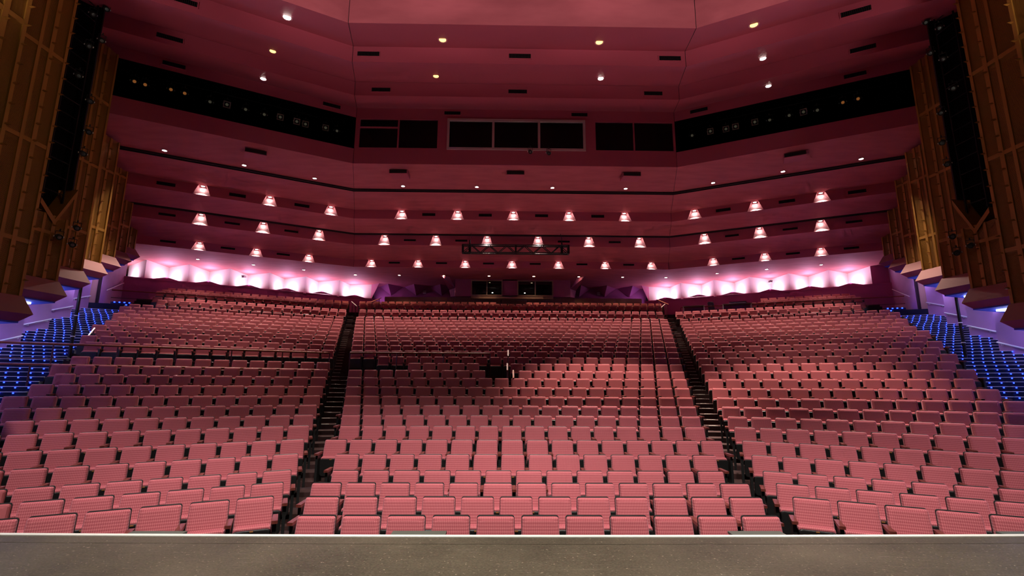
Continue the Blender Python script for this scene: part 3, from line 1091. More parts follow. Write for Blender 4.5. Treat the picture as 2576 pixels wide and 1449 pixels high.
for j, (x, z) in enumerate(((0.62, 12.02), (1.42, 11.97))):
    spotlight(['small black spotlight under the middle control room pane', 'black spotlight hanging lower under the right control room pane'][j], (x, 19.45, z), (x * 2, 4, 2), 'spotlights under the control room window', 'lens', 0.8)

# ------------------------------------------------------------------ truss under the middle fascia
t = thing('lighting_truss', 'black box truss hanging below the middle fascia at the centre', 'truss', (0, 0, 0))
X0, X1, TY, TZ0, TZ1 = -2.9, 3.24, 26.8, 9.36, 9.82
for zz in (TZ0, TZ1):
    for yy in (TY, TY + 0.32):
        MB().tube((X0, yy, zz), (X1, yy, zz), 0.038, 8).build('chord', 'steel_black', t)
nb = 12
for yy in (TY, TY + 0.32):
    for i in range(nb):
        xa, xb = X0 + (X1 - X0) * i / nb, X0 + (X1 - X0) * (i + 1) / nb
        MB().tube((xa, yy, TZ1 if i % 2 else TZ0), (xb, yy, TZ0 if i % 2 else TZ1), 0.022, 6).build('diagonal', 'steel_black', t)
for xx in (X0, (X0 + X1) / 2, X1):
    fm = MB()
    wd = 0.05
    for yy in (TY, TY + 0.32):
        fm.box(xx - wd, xx + wd, yy - 0.03, yy + 0.03, TZ0 - 0.03, TZ1 + 0.03)
    fm.box(xx - wd, xx + wd, TY, TY + 0.32, TZ1 - 0.03, TZ1 + 0.03).box(xx - wd, xx + wd, TY, TY + 0.32, TZ0 - 0.03, TZ0 + 0.03)
    fm.build('end_frame', 'steel_black', t)
for xx in (-2.5, 2.86):
    MB().box(xx - 0.07, xx + 0.07, TY + 0.08, TY + 0.24, TZ0 - 0.05, TZ1 + 0.06).tube((xx, TY + 0.16, TZ1), (xx, TY + 0.16, TZ1 + 0.32), 0.05, 8, 0.03).build('clamp', 'steel_black', t)
    MB().path([(xx, TY + 0.16, TZ1 + 0.3), (xx + 0.03, TY + 0.4, TZ1 + 0.55), (xx, TY + 0.95, 10.9)], 0.014, 6).build('chain', 'steel_black', t)

# ------------------------------------------------------------------ back walls
BW = 34.25
wb = structure('wall_back', 'plum back wall behind the last centre row')
MB().box(-10.75, 10.75, 37.15, 37.3, 5.2, 9.3).build('wall_face', 'plum', wb)
MB().box(-10.6, 10.6, BW + 0.34, 37.15, 7.3, 7.4).build('shelf', 'plum', wb)
for x0, x1 in ((-9.2, -4.6), (-4.56, -0.75), (-0.70, 1.2), (1.24, 4.6), (4.64, 7.6), (7.64, 9.6)):
    MB().box(x0, x1, BW + 0.25, BW + 0.34, 6.3, 7.95).build('hardboard_panel', 'beige', wb)
# projection booth with two windows
bo = structure('wall_projection_booth', 'projecting booth front between the two lower windows')
yb = BW - 0.25
for x0, x1 in ((-4.05, -2.9), (-0.62, 0.45), (3.05, 4.3)):
    MB().box(x0, x1, yb, yb + 0.6, 7.95, 9.3).build('booth_pier', 'plum', bo)
MB().box(-2.9, 3.05, yb, yb + 0.6, 7.80, 8.02).build('booth_sill', 'beige', bo)
MB().box(-2.9, 3.05, yb, yb + 0.6, 9.12, 9.3).build('booth_head', 'plum', bo)
MB().box(-2.9, 3.05, yb + 1.8, yb + 1.9, 7.8, 9.4).build('booth_back', 'void', bo)
MB().box(-2.9, 3.05, yb + 0.6, yb + 1.8, 7.75, 7.8).build('booth_deck', 'void', bo)
for s in (-1, 1):
    xa = 4.05 if s < 0 else 4.3
    MB().poly((s * xa, yb, 7.95), (s * xa, yb, 8.55), (s * (xa + 0.35), yb - 0.7, 9.22), (s * (xa + 0.9), yb - 1.4, 9.22), (s * (xa + 0.45), yb + 0.3, 8.45), (s * (xa + 0.35), yb + 0.3, 7.95)).build('booth_cheek', 'plum', bo)
window(4, -2.9, -0.62, [-1.75], [], 'frame_beige', 'dark two-pane projection booth window on the left', 0.07, y=yb, z0=8.0, z1=9.14, prot=0.04)
window(5, 0.45, 3.05, [1.75], [], 'frame_beige', 'dark two-pane projection booth window on the right', 0.07, y=yb, z0=8.0, z1=9.14, prot=0.04)
for j, x in enumerate((-1.25, 1.15)):
    t = thing('desk_lamp', f'lit desk lamp inside the {["left", "right"][j]} projection booth window', 'lamp', (x, yb + 0.9, 7.8), 0, 'desk lamps in the projection booth')
    MB().tube((0, 0, 0), (0, 0, 0.03), 0.10, 12).build('base', 'steel_black', t)
    MB().tube((0, 0, 0.03), (-0.22, 0, 0.32), 0.018, 6).build('lower_arm', 'chrome', t)
    MB().tube((-0.0, 0, 0.03), (0.22, 0, 0.30), 0.018, 6).build('upper_arm', 'chrome', t)
    MB().tube((-0.12, -0.03, 0.58), (-0.12, -0.03, 0.66), 0.07, 12, 0.04).build('shade', 'steel_black', t)
    MB().tube((-0.12, -0.03, 0.55), (-0.12, -0.03, 0.60), 0.05, 10).build('bulb', 'bulb', t)
    spot('lamp_light', (-0.12, -0.03, 0.5), (0, -0.1, -1), 8, 120, 0.6, (1, 0.9, 0.6), 0.03, t)

# hanging half-pyramids either side of the booth
for s in (-1, 1):
    pyr = structure('wall_facets', f'plum faceted wall on the {SIDE[s]} of the projection booth')
    xs = [10.35, 8.4, 6.4, 4.4]
    for a_, b_ in zip(xs, xs[1:]):
        m_ = (a_ + b_) / 2
        A, B = (s * a_, 37.12, 9.2), (s * b_, 37.12, 9.2)
        T = (s * m_, 35.9, 9.2)
        Bt = (s * m_, 37.05, 8.45)
        MB().poly(A, T, Bt).poly(T, B, Bt).poly(A, B, T).build('facet', 'plum', pyr)

# folded pale walls of the wings, lit by lamps behind the ledge
LEDGE = 8.03
RID = [(10.71, 36.25), (12.65, 34.7), (14.57, 33.45), (16.58, 32.3), (18.6, 31.05), (20.5, 29.9), (22.36, 28.75)]
VAL = [(12.45, 36.55), (14.45, 35.4), (16.5, 34.35), (18.5, 33.1), (20.5, 32.0), (22.4, 30.8), (24.6, 30.3)]
for s in (-1, 1):
    fwall = structure('wall_wing', f'pale folded wall washed by uplights at the back of the {SIDE[s]} wing')
    seq = []
    for r_, v_ in zip(RID, VAL):
        seq += [r_, v_]
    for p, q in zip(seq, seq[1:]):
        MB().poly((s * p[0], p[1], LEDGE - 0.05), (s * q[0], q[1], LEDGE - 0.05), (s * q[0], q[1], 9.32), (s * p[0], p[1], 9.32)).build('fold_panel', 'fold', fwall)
    low = structure('wall_wing_dado', f'plum wall below the lit ledge of the {SIDE[s]} wing')
    A, B = Vector((*RID[0], 0)), Vector((*RID[-1], 0))
    e = (B - A).normalized()
    nb_ = Vector((-e.y, e.x, 0))
    if nb_.y < 0:
        nb_ = -nb_
    a_ = A - e * 0.3 - nb_ * 0.12
    b_ = B + e * 1.1 - nb_ * 0.12
    a2, b2_ = a_ + nb_ * 2.4, b_ + nb_ * 2.4
    MB().hexa([(s * p.x, p.y) for p in (a_, b_, b2_, a2)], 5.6, LEDGE - 0.06).build('dado', 'plum', low)
    lip = [a_ - nb_ * 0.02, b_ - nb_ * 0.02, b_ + nb_ * 0.07, a_ + nb_ * 0.07]
    MB().hexa([(s * p.x, p.y) for p in lip], LEDGE - 0.06, LEDGE + 0.03).build('ledge_lip', 'plum', low)
    # peaked shields hiding the lamps
    for r_, q_ in zip(RID, RID[1:]):
        m_ = Vector(((r_[0] + q_[0]) / 2, (r_[1] + q_[1]) / 2, 0)) - nb_ * 0.06
        P0, P1 = m_ - e * 0.72, m_ + e * 0.72
        T = [(s * v.x, v.y, z_) for v, z_ in ((P0, LEDGE + 0.02), (P1, LEDGE + 0.02), (m_, LEDGE + 0.20))]
        T2 = [(x_ + s * nb_.x * 0.04, y_ + nb_.y * 0.04, z_) for x_, y_, z_ in T]
        MB().add(T + T2, [(0, 1, 2), (5, 4, 3), (0, 2, 5, 3), (1, 4, 5, 2)]).build('lamp_shield', 'plum', low)
    # return walls at both ends of the fold
    MB().add([(s * A.x, A.y, LEDGE - 0.1), (s * A.x, A.y, 9.3), (s * 9.95, A.y - 0.5, 9.3), (s * (A.x + 0.1), A.y + 0.3, LEDGE - 0.1), (s * (A.x + 0.1), A.y + 0.3, 9.3)], [(0, 1, 2), (3, 4, 2), (0, 3, 4, 1)]).build('end_return', 'plum', low)
    area('violet_fill', (s * 10.3, 36.3, LEDGE - 0.05), (s * 8.9, 36.9, LEDGE + 0.4), 10, 0.3, 0.2, (0.62, 0.36, 1.0))  # added violet fill towards the wall beside the booth
    if s == 1:
        MB().poly((22.36, 28.72, LEDGE - 0.05), (23.6, 28.25, LEDGE - 0.05), (23.6, 28.25, 9.35), (22.36, 28.72, 9.35)).build('end_panel', 'plum', low)
    # violet fill added above the lip to brighten the soffit
    for r_, q_ in zip(RID, RID[1:]):
        m_ = Vector(((r_[0] + q_[0]) / 2, (r_[1] + q_[1]) / 2, 0)) + nb_ * 0.02
        o = area('violet_fill', (s * m_.x, m_.y, LEDGE + 0.22), (s * (m_.x - nb_.x * 0.9), m_.y - nb_.y * 0.9, LEDGE + 1.2), 26, 0.1, 2.0, (0.86, 0.50, 1.0))
    # lamps in the valleys of the folds
    for j, v_ in enumerate(VAL):
        r_ = Vector((*RID[j], 0))
        q_ = Vector((*RID[j + 1], 0)) if j < 6 else Vector((24.3, 28.2, 0))
        if j == 6 and s == 1:
            continue
        m_ = (r_ + q_) / 2
        c_ = m_ * 0.60 + Vector((*v_, 0)) * 0.40
        area('ledge_uplight', (s * c_.x, c_.y, LEDGE + 0.0), (s * (c_.x * 0.9 + v_[0] * 0.1), c_.y * 0.9 + v_[1] * 0.1, LEDGE + 0.8), 44, 0.5, 0.2, (0.95, 0.86, 1.0))

# small fittings on the back walls
for j, (x, y, z, lab) in enumerate(((-6.75, 36.95, 8.72, 'small white box sign on the wall left of the projection booth'), (6.95, 36.95, 8.72, 'small white box sign on the wall right of the projection booth'))):
    t = thing('wall_sign', lab, 'sign', (x, y, z), 0, 'small box signs beside the projection booth')
    MB().box(-0.11, 0.11, 0.0, 0.08, -0.11, 0.11).build('case', 'offwhite', t)
    MB().box(-0.08, -0.02, -0.008, 0.0, -0.07, 0.07).box(0.02, 0.08, -0.008, 0.0, -0.07, 0.07).build('face_mark', 'beige', t)
for s, xc_, yc_ in ((-1, 17.85, 31.4), (1, 17.6, 31.55)):
    t = thing('wall_camera', f'small white camera on the lit folded wall of the {SIDE[s]} wing', 'camera', (s * xc_, yc_, 8.72))
    MB().box(-0.07, 0.07, -0.10, 0.12, -0.07, 0.05).build('housing', 'offwhite', t)
    MB().box(-0.09, 0.09, -0.13, 0.14, 0.05, 0.07).build('hood', 'black', t)
    MB().box(-0.02, 0.02, 0.1, 0.35, -0.02, 0.02).build('arm', 'offwhite', t)

# ------------------------------------------------------------------ side walls below the towers
def tip(i):
    return 11.0 + 1.426 * (i - 1), 10.8 + 2.3 * (i - 1), EYE + 1.25 + 0.778 * (i - 1)


for s in (-1, 1):
    sw = structure(f'wall_{SIDE[s]}', f'stepped purple {SIDE[s]} side wall above the blue lit stairs')
    ends = [(17.15 + 1.3 * j, 16.8 + 2.3 * j) for j in range(-4, 4)]
    for j, (x, y) in enumerate(ends):
        MB().hexa([(s * x, y - 2.3), (s * x, y), (s * (x + 1.5), y), (s * (x + 1.5), y - 2.3)], -0.4, 7.2 + 0.5 * max(0, j - 4)).build('wall_bay', 'purple', sw)
        # handrail of this bay
        zf = lambda yy: EYE + 1.205 + 0.31 * (yy - 16.8) + 0.30 * 0
        z1 = EYE + 1.205 + 0.83 * (j - 4)
        if 1 <= j:
            t = thing('wall_handrail', f'thin steel handrail on the {SIDE[s]} wall, {ORD[j]} bay from the stage', 'handrail', (0, 0, 0), 0, f'handrails along the {SIDE[s]} wall')
            yy0, yy1 = y - 1.75, y - 0.03
            za, zb_ = z1 - 0.31 * 1.72, z1
            xr = s * (x - 0.07)
            MB().path([(xr, yy0, za), (xr, yy1, zb_)], 0.03, 8).build('rail', 'chrome', t)
            for f in (0.06, 0.5, 0.92):
                P = Vector((xr, yy0 + (yy1 - yy0) * f, za + (zb_ - za) * f))
                MB().path([P, P + Vector((0, 0, -0.07)), P + Vector((s * 0.075, 0, -0.07))], 0.011, 6).build('bracket', 'chrome', t)
    # rear part of the side wall with the exit
    x, y = ends[-1]
    MB().hexa([(s * 21.3, 24.6), (s * 23.2, 28.4), (s * 24.4, 28.4), (s * 23.2, 24.6)], -0.4, 9.5).build('wall_end', 'purple', sw)
    dx = structure(f'door_{1 if s < 0 else 2}', f'timber exit door in the {SIDE[s]} wall')
    zd = FLOOR[25] + 0.55
    MB().box(min(s * 21.45, s * 22.3), max(s * 21.45, s * 22.3), 24.55, 24.6, zd, zd + 2.15).build('door_leaf', 'door', dx)
    MB().box(min(s * 21.32, s * 21.43), max(s * 21.32, s * 21.43), 24.5, 24.6, zd, zd + 2.2).build('door_jamb', 'slot', dx)
    spot('door_light', (s * 21.2, 23.9, zd + 2.6), (s * 21.7, 24.6, zd + 1.2), 40, 90, 0.8, (1, 0.7, 0.6), 0.1)
    t = thing('wall_handrail', f'steel handrail on the {SIDE[s]} wall beyond the exit door', 'handrail', (0, 0, 0))
    MB().tube((s * 21.5, 25.2, FLOOR[25] + 1.42), (s * 22.85, 27.9, FLOOR[25] + 2.3), 0.022, 8).build('rail', 'chrome', t)
    MB().tube((s * 21.75, 25.7, FLOOR[25] + 1.58), (s * 21.9, 25.6, FLOOR[25] + 1.5), 0.012, 6).build('bracket', 'chrome', t)

# ------------------------------------------------------------------ gold mesh towers on their plinths
TOPS = {0: 15.0, 1: 15.0, 2: 15.0, 3: 13.5, 4: 11.3, 5: 11.1, 6: 10.5, 7: 9.98}
FIN = MB().add([(0, -0.035, 0), (0, 0.035, 0), (0, 0, 0.05), (-0.13, 0, 0.0), ], [(0, 1, 2), (0, 3, 1), (1, 3, 2), (0, 2, 3)]).mesh('fin', 'gold')
FINR = MB().add([(0, -0.035, 0), (0, 0.035, 0), (0, 0, 0.05), (0.13, 0, 0.0), ], [(0, 1, 2), (0, 3, 1), (1, 3, 2), (0, 2, 3)]).mesh('fin', 'gold')
for s in (-1, 1):
    for i in range(0, 8):
        X, Y, Z = tip(i)
        zb_, zt = Z + 0.42, TOPS[i]
        # plinth
        pl = thing('tower_plinth', f'angular mauve plinth carrying the {ORD[i + 1]} tower from the stage on the {SIDE[s]}', 'plinth', (s * X, Y, Z), 0, f'tower plinths on the {SIDE[s]}')
        xi = lambda v: s * v
        topq = [(0.34, 0.05), (0.34, -2.6), (2.0, -2.6), (2.0, 0.05)]
        rim = [(0.0, 0.0), (0.0, -2.75), (2.0, -2.75), (2.0, 0.0)]
        bot = [(0.30, 0.0), (0.30, -2.75), (2.0, -2.75), (2.0, 0.0)]
        mb = MB()
        vs = [(xi(a_), b_, 0.42) for a_, b_ in topq] + [(xi(a_), b_, 0.0) for a_, b_ in rim]
        mb.add(vs, [(0, 1, 2, 3), (0, 1, 5, 4), (1, 2, 6, 5), (2, 3, 7, 6), (3, 0, 4, 7)])
        mb.build('upper_slope', 'plinth', pl)
        mb = MB()
        vs = [(xi(a_), b_, 0.0) for a_, b_ in rim] + [(xi(a_), b_, -0.15) for a_, b_ in bot]
        mb.add(vs, [(0, 1, 5, 4), (1, 2, 6, 5), (2, 3, 7, 6), (3, 0, 4, 7), (4, 5, 6, 7)])
        mb.build('under_bevel', 'plum', pl)
        # blue underside between the plinth and the wall, with a neon tube following its edge
        MB().hexa([(xi(0.30), -2.75), (xi(0.30), 0.0), (xi(3.4), 1.1), (xi(3.4), -2.75)], -0.19, -0.152).build('blue_soffit', 'bluesoffit', pl)
        if i < 6:
            ne = thing('neon_chevron', f'white neon tube bent to a chevron under the {ORD[i + 1]} plinth on the {SIDE[s]}', 'neon light', (s * (X + 0.85), Y - 0.12, Z - 0.215), 0, f'neon chevrons on the {SIDE[s]}')
            MB().tube((0, 0, 0), (0, -2.2, 0), 0.024, 8).build('tube', 'neon', ne)
            MB().tube((0, 0, 0), (xi(2.0), 0, 0), 0.024, 8).build('tube', 'neon', ne)
        if i < 8:
            ne2 = ne if i < 6 else pl
            if i < 6:
                area('neon_glow', (xi(1.0), -0.3, -0.45), (xi(0.6), -0.6, 0.2), 9, 1.4, 0.3, (0.6, 0.72, 1.0), ne)
            area('neon_and_fill_light', (xi(1.2), -1.0, -0.06), (xi(3.3), -0.3, -1.5), 55, 1.2, 1.6, (0.52, 0.37, 1.0), ne2).data.spread = R(95)  # on the last two plinths an added wall fill, no tube there
        # tower
        tw = thing('mesh_tower', f'tall gold perforated tower, {ORD[i + 1]} from the stage on the {SIDE[s]}', 'tower', (s * (X + 0.36), Y, zb_), 0, f'gold mesh towers on the {SIDE[s]}')
        H = zt - zb_
        lit_h = H
        zlo = 0.0
        if i == 2:
            lit_h = 1.75
        posts = [(-0.035, 0.07, 0.06), (-0.40, 0.10, 0.05), (-0.67, 0.08, 0.05), (-1.25, 0.07, 0.05), (-1.9, 0.08, 0.05), (-2.5, 0.08, 0.05)]
        for yo, wd, dp in posts:
            if i == 2 and yo > -1.0:
                hh = lit_h
            else:
                hh = H if i != 2 else lit_h
            MB().box(min(xi(-dp / 2), xi(dp / 2)), max(xi(-dp / 2), xi(dp / 2)), yo - wd / 2, yo + wd / 2, 0, hh).build('post', 'gold', tw)
        pe = [p[0] for p in posts]
        for a_, b_ in zip(pe, pe[1:]):
            MB().box(min(xi(0.0), xi(0.006)), max(xi(0.0), xi(0.006)), b_ + 0.04, a_ - 0.035, 0, lit_h).build('mesh_panel', 'mesh', tw)
        nbz = int(lit_h / 2.3)
        for b_ in range(nbz + 1):
            zz = 1.25 + 2.3 * b_
            if zz < lit_h - 0.1:
                MB().box(min(xi(-0.02), xi(0.20)), max(xi(-0.02), xi(0.20)), -2.5, -0.03, zz - 0.05, zz + 0.05).build('cross_bar', 'gold', tw)
        MB().box(min(xi(0.0), xi(0.25)), max(xi(0.0), xi(0.25)), -2.5, 0.0, 0, 0.04).build('base_bar', 'gold', tw)
        MB().box(min(xi(0.0), xi(0.4)), max(xi(0.0), xi(0.4)), 0.0, 0.03, 0, lit_h).build('end_panel', 'gold', tw)
        MB().box(min(xi(0.45), xi(0.5)), max(xi(0.45), xi(0.5)), -2.5, 0.0, 0, H).build('backing', 'darkgold', tw)
        nf_ = int(lit_h / 0.42)
        for b_ in range(nf_):
            o = inst(FIN if s > 0 else FINR, 'fin', tw, (xi(-0.02), -0.40, 0.2 + 0.42 * b_))
            if i < 2:
                o2 = inst(FIN if s > 0 else FINR, 'fin', tw, (xi(-0.02), -0.02, 0.35 + 0.42 * b_))
        if i == 2:
            MB().add([(xi(-0.06), -0.9, lit_h + 0.35), (xi(-0.06), -0.42, lit_h - 0.1), (xi(-0.06), 0.1, lit_h + 0.95), (xi(0.4), -0.9, lit_h + 0.35), (xi(0.4), -0.42, lit_h - 0.1), (xi(0.4), 0.1, lit_h + 0.95),
                      (xi(-0.06), -0.9, lit_h + 0.20), (xi(-0.06), -0.42, lit_h - 0.27), (xi(-0.06), 0.1, lit_h + 0.78)],
                     [(0, 1, 7, 6), (1, 2, 8, 7), (0, 3, 4, 1), (1, 4, 5, 2)]).build('slot_bracket', 'gold', tw)
            MB().box(min(xi(0.40), xi(0.44)), max(xi(0.40), xi(0.44)), -2.5, 0.0, lit_h, H).build('slot_back', 'void', tw)
            MB().box(min(xi(0.0), xi(0.4)), max(xi(0.0), xi(0.4)), -0.02, 0.02, lit_h + 0.9, H).build('slot_side', 'black', tw)
        if i == 4:
            spot('tower_spot', (-s * 5.0, 5.5, 9.6), (s * (X + 0.2), Y - 0.3, Z + 1.1), 3600, 7, 0.6, (1, 0.78, 0.52), 0.1)

    # lighting ladder in the black slot of the third tower
    X, Y, Z = tip(2)
    ld = thing('lighting_ladder', f'black pipe ladder for lamps in the {SIDE[s]} tower slot', 'ladder', (s * (X + 0.45), Y, Z + 2.6), 0)
    for yo in (-0.15, -0.75):
        MB().tube((0, yo, 0), (0, yo, 10.2), 0.024, 8).build('upright', 'steel_black', ld)
    for q in range(22):
        MB().tube((0, -0.15, 0.25 + 0.46 * q), (0, -0.75, 0.25 + 0.46 * q), 0.014, 6).build('rung', 'steel_black', ld)
    LZ = [(11.9, -0.62), (11.25, -0.22), (10.75, -0.60), (10.2, -0.2), (9.75, -0.55), (8.7, -0.7), (8.2, -0.22), (7.3, -0.1), (6.6, -0.15), (4.45, 0.05), (4.05, -0.42), (3.95, 0.0)]
    for j, (zz, yo) in enumerate(LZ):
        spotlight(f'black spotlight on the {SIDE[s]} tower ladder, {ORD[j + 1]} from the top', (s * (X + 0.12), Y + yo, EYE + zz - 2.45 + 2.0), (0.0, 2.0, 1.0), f'spotlights on the {SIDE[s]} ladder', 'lens', 0.72)

# ------------------------------------------------------------------ lighting booms beside the side stairs
for s in (-1, 1):
    bx, by = (14.95, 16.3) if s < 0 else (15.6, 16.5)
    t = thing('boom_pole', f'thin black pole standing beside the {SIDE[s]} stairs', 'pole', (s * bx, by, 2.7))
    MB().tube((0, 0, 0), (0, 0, 2.9), 0.055, 10, 0.045).build('pole', 'steel_black', t)
    MB().tube((0, 0, 2.9), (s * 0.7 if s > 0 else s * 0.35, -0.5, 3.05 if s > 0 else 3.95), 0.045, 10).build('arm', 'steel_black', t)
    MB().tube((0, 0, 0), (0, 0, 0.03), 0.2, 14).build('base', 'steel_black', t)
    for zz in (0.9, 1.6):
        MB().ring((0, 0, zz), (0, 0, 1), 0.04, 0.065, 0.03, 12).build('collar', 'nosing', t)


# ------------------------------------------------------------------ guard rails among the seats
def rail(lab, pts, h, nposts, grp=None, lower=True, top='handrail'):
    # pts: plan polyline with floor heights
    t = thing('guard_rail', lab, 'rail', (0, 0, 0), 0, grp)
    P = [Vector((x, y, z + h)) for x, y, z in pts]
    for a_, b_ in zip(P, P[1:]):
        MB().tube(a_, b_, 0.032, 8).build('top_rail', top, t)
        if lower:
            d = Vector((0, 0, -h * 0.45))
            MB().tube(a_ + d, b_ + d, 0.018, 8).build('lower_rail', 'redrail', t)
        for q in range(nposts):
            p = a_ + (b_ - a_) * (q / (nposts - 1))
            MB().tube((p.x, p.y, p.z - h), p, 0.020, 8).build('post', 'redrail', t)
    return t


def wing_row(k, L, s, dy=0.0):
    ax, ay = x_aisle_seat(YC[k]) - 0.3, YC[k] + dy
    return (s * (ax + UX * L), ay + UY * L)


k = 14
a_, b_ = wing_row(k, 0.2, -1, 0.1), wing_row(k, 9.6, -1, 0.1)
rail('long two-bar rail across the left block above the cross aisle', [(*a_, FLOOR[k]), (*b_, FLOOR[k] + climb(k, *b_))], 0.98, 7)
k = 13
a_, b_ = wing_row(k, 0.3, -1, -0.35), wing_row(k, 9.2, -1, -0.35)
rail('long single rail across the left block below the cross aisle', [(*a_, FLOOR[k] - 0.12), (*b_, FLOOR[k] - 0.12 + climb(k, *b_))], 0.72, 7, None, False)
rail('long single rail in the left half of the centre block', [(-6.0, 17.45, FLOOR[14]), (-0.95, 17.45, FLOOR[14])], 0.98, 4, None, False)
for j, (x, y, z0, lab) in enumerate(((-0.30, 16.9, FLOOR[14] + 0.1, 'short sloping handrail at the centre steps, the farthest of three'), (-0.33, 16.0, FLOOR[12] + 0.1, 'short sloping handrail at the centre steps, the middle one of three'), (-0.14, 15.2, FLOOR[11] + 0.1, 'short sloping handrail at the centre steps, the nearest of three'))):
    t = thing('step_handrail', lab, 'handrail', (x, y, z0), 0, 'sloping handrails at the centre steps')
    MB().tube((0, 0, 0), (0, 0, 0.78), 0.022, 8).build('post', 'redrail', t)
    MB().tube((0, 0.5, 0.2), (0, 0.5, 0.98), 0.022, 8).build('post', 'redrail', t)
    MB().bar((0, -0.06, 0.76), (0, 0.56, 1.0), 0.05, 0.05).build('hand_grip', 'handrail', t)
cs = structure('centre_steps', 'short dark steps with bright nosings in the gap of the centre block')
for q in range(5):
    y = YF[12] + 0.1 + 0.33 * q
    z = FLOOR[12] + 0.02 + 0.09 * q
    stp = MB().box(-1.0, -0.55, y, y + 0.33, z - 0.15, z).build('step', 'carpet', cs)
    MB().box(-1.0, -0.55, y - 0.01, y + 0.03, z, z + 0.012).build('nosing', 'nosing', stp)
for s in (-1, 1):
    a_, b_ = wing_row(27, 2.2 if s < 0 else 0.3, s, -0.7), wing_row(27, 12.3, s, -0.7)
    c_ = (b_[0] + s * 1.9, b_[1] - 0.9)
    rail(f'long two-bar rail in front of the last rows of the {SIDE[s]} block', [(*a_, FLOOR[27] - 0.24), (*b_, FLOOR[27] - 0.14), (*c_, FLOOR[27] - 0.14)], 0.95, 5)
# sloping handrails where the aisles reach the rear tier
HR = [(-1, 9.0, 30.6, 'paired sloping handrail at the rear tier of the left block'), (-1, 10.6, 32.4, 'short bright handrail above the left aisle beside the wall corner'), (-1, 9.6, 32.9, 'short bright handrail above the left aisle nearer the centre'),
      (1, 9.2, 32.9, 'short bright handrail above the right aisle nearer the centre'), (1, 10.3, 32.4, 'short bright handrail above the right aisle beside the wall corner'), (1, 10.0, 30.4, 'long sloping handrail at the foot of the right rear steps')]
for j, (s, x, y, lab) in enumerate(HR):
    t = thing('step_handrail', lab, 'handrail', (s * x, y, FLOOR[27]), 0, 'sloping handrails at the rear tier')
    sgn = -s if j in (0, 5) else s
    MB().tube((0, 0, 0), (0, 0, 0.9), 0.022, 8).build('post', 'redrail', t)
    MB().tube((sgn * 0.35, 0.35, 0), (sgn * 0.35, 0.35, 1.15), 0.022, 8).build('post', 'redrail', t)
    MB().tube((-sgn * 0.1, -0.1, 0.83), (sgn * 0.45, 0.45, 1.22), 0.024, 8).build('hand_grip', 'chrome' if j in (1, 2, 3, 4) else 'handrail', t)
t = thing('stair_rail', 'low sloping rail between the left stairs and the seats', 'handrail', (-14.7, 16.6, 2.8))
MB().tube((0, 0, 0), (0, 0, 0.85), 0.022, 8).build('post', 'redrail', t)
MB().tube((-0.35, 0.6, 0.2), (-0.35, 0.6, 1.15), 0.022, 8).build('post', 'redrail', t)
MB().tube((0.03, -0.05, 0.83), (-0.38, 0.65, 1.18), 0.024, 8).build('hand_grip', 'chrome', t)

# ------------------------------------------------------------------ mixing position at the back right
zf = FLOOR[27] + 0.02
for j, (x, y, wd, lab) in enumerate(((11.9, 30.7, 1.35, 'small pale desk at the rear right, nearer the aisle'), (14.2, 29.6, 1.7, 'longer wooden desk at the rear right behind the rail'))):
    t = thing('desk', lab, 'table', (x, y, zf), -0.42, 'desks at the rear right')
    MB().box(-wd / 2, wd / 2, -0.35, 0.35, 0.72, 0.76).build('desk_top', 'desk', t)
    MB().box(-wd / 2 + 0.05, wd / 2 - 0.05, 0.30, 0.33, 0.45, 0.72).build('modesty_panel', 'plum', t)
    for a_ in (-1, 1):
        for b_ in (-1, 1):
            MB().box(a_ * (wd / 2 - 0.05) - 0.025, a_ * (wd / 2 - 0.05) + 0.025, b_ * 0.30 - 0.025, b_ * 0.30 + 0.025, 0, 0.72).build('leg', 'nosing', t)
    MB().bar((-wd / 2 + 0.05, -0.3, 0.25), (wd / 2 - 0.05, -0.3, 0.25), 0.03, 0.03).build('stretcher', 'nosing', t)
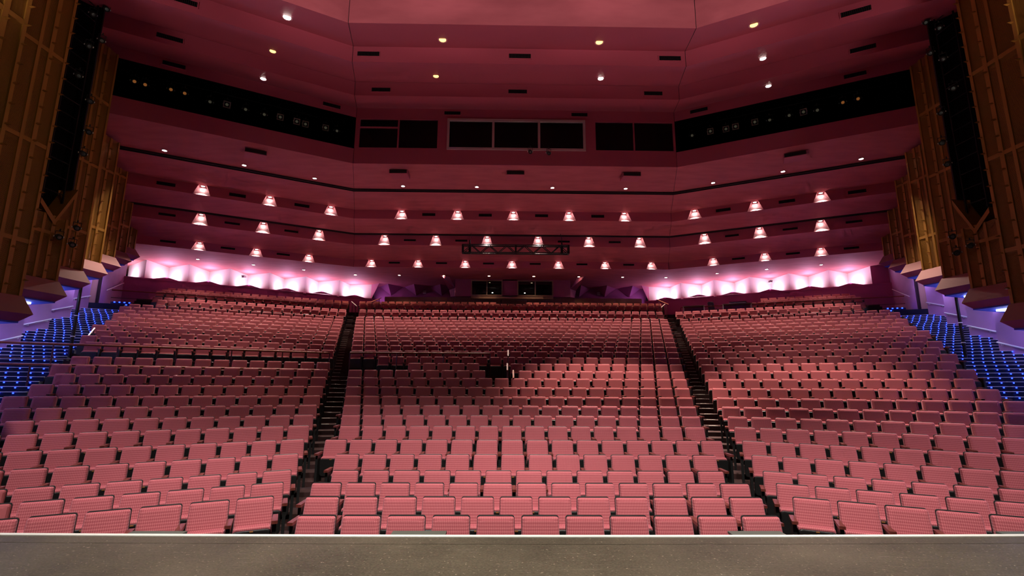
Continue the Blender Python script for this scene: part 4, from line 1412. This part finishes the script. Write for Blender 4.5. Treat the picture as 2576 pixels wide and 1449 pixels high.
t = thing('mixing_console', 'low grey console lying on the longer rear desk', 'console', (14.3, 29.65, zf + 0.76), -0.42)
MB().add([(-0.5, -0.25, 0), (0.5, -0.25, 0), (0.5, 0.25, 0), (-0.5, 0.25, 0), (-0.5, -0.25, 0.05), (0.5, -0.25, 0.05), (0.5, 0.25, 0.14), (-0.5, 0.25, 0.14)],
         [(3, 2, 1, 0), (4, 5, 6, 7), (0, 1, 5, 4), (1, 2, 6, 5), (2, 3, 7, 6), (3, 0, 4, 7)]).build('case', 'greyfab', t)
MB().box(-0.5, 0.5, 0.22, 0.27, 0.13, 0.20).build('meter_bridge', 'greyfab', t)
t = thing('office_chair', 'dark high-backed office chair between the two rear desks', 'chair', (13.1, 30.5, zf), 0.3)
MB().pad(0.46, 0.55, 0.08, 0.1, (0, 0.2, 0.78), R(8)).build('backrest', 'greyfab', t)
MB().box(-0.23, 0.23, -0.25, 0.2, 0.42, 0.50).build('seat', 'greyfab', t)
MB().tube((0, 0, 0.1), (0, 0, 0.42), 0.03, 8).build('column', 'steel_black', t)
for q in range(5):
    a_ = q * 2 * math.pi / 5
    MB().bar((0, 0, 0.09), (0.28 * math.cos(a_), 0.28 * math.sin(a_), 0.05), 0.04, 0.03).build('base_arm', 'steel_black', t)
    MB().tube((0.28 * math.cos(a_), 0.28 * math.sin(a_) - 0.015, 0.03), (0.28 * math.cos(a_), 0.28 * math.sin(a_) + 0.015, 0.03), 0.03, 8).build('castor', 'black', t)
t = thing('plastic_chair', 'red plastic chair behind the smaller rear desk', 'chair', (12.35, 31.5, zf), -0.3)
MB().pad(0.42, 0.36, 0.03, 0.08, (0, 0.2, 0.74), R(10)).build('backrest', 'redplastic', t)
MB().box(-0.21, 0.21, -0.2, 0.2, 0.42, 0.45).build('seat', 'redplastic', t)
for a_ in (-1, 1):
    for b_ in (-1, 1):
        MB().tube((a_ * 0.2, b_ * 0.2, 0), (a_ * 0.18, b_ * 0.17, 0.43), 0.014, 6).build('leg', 'chrome', t)
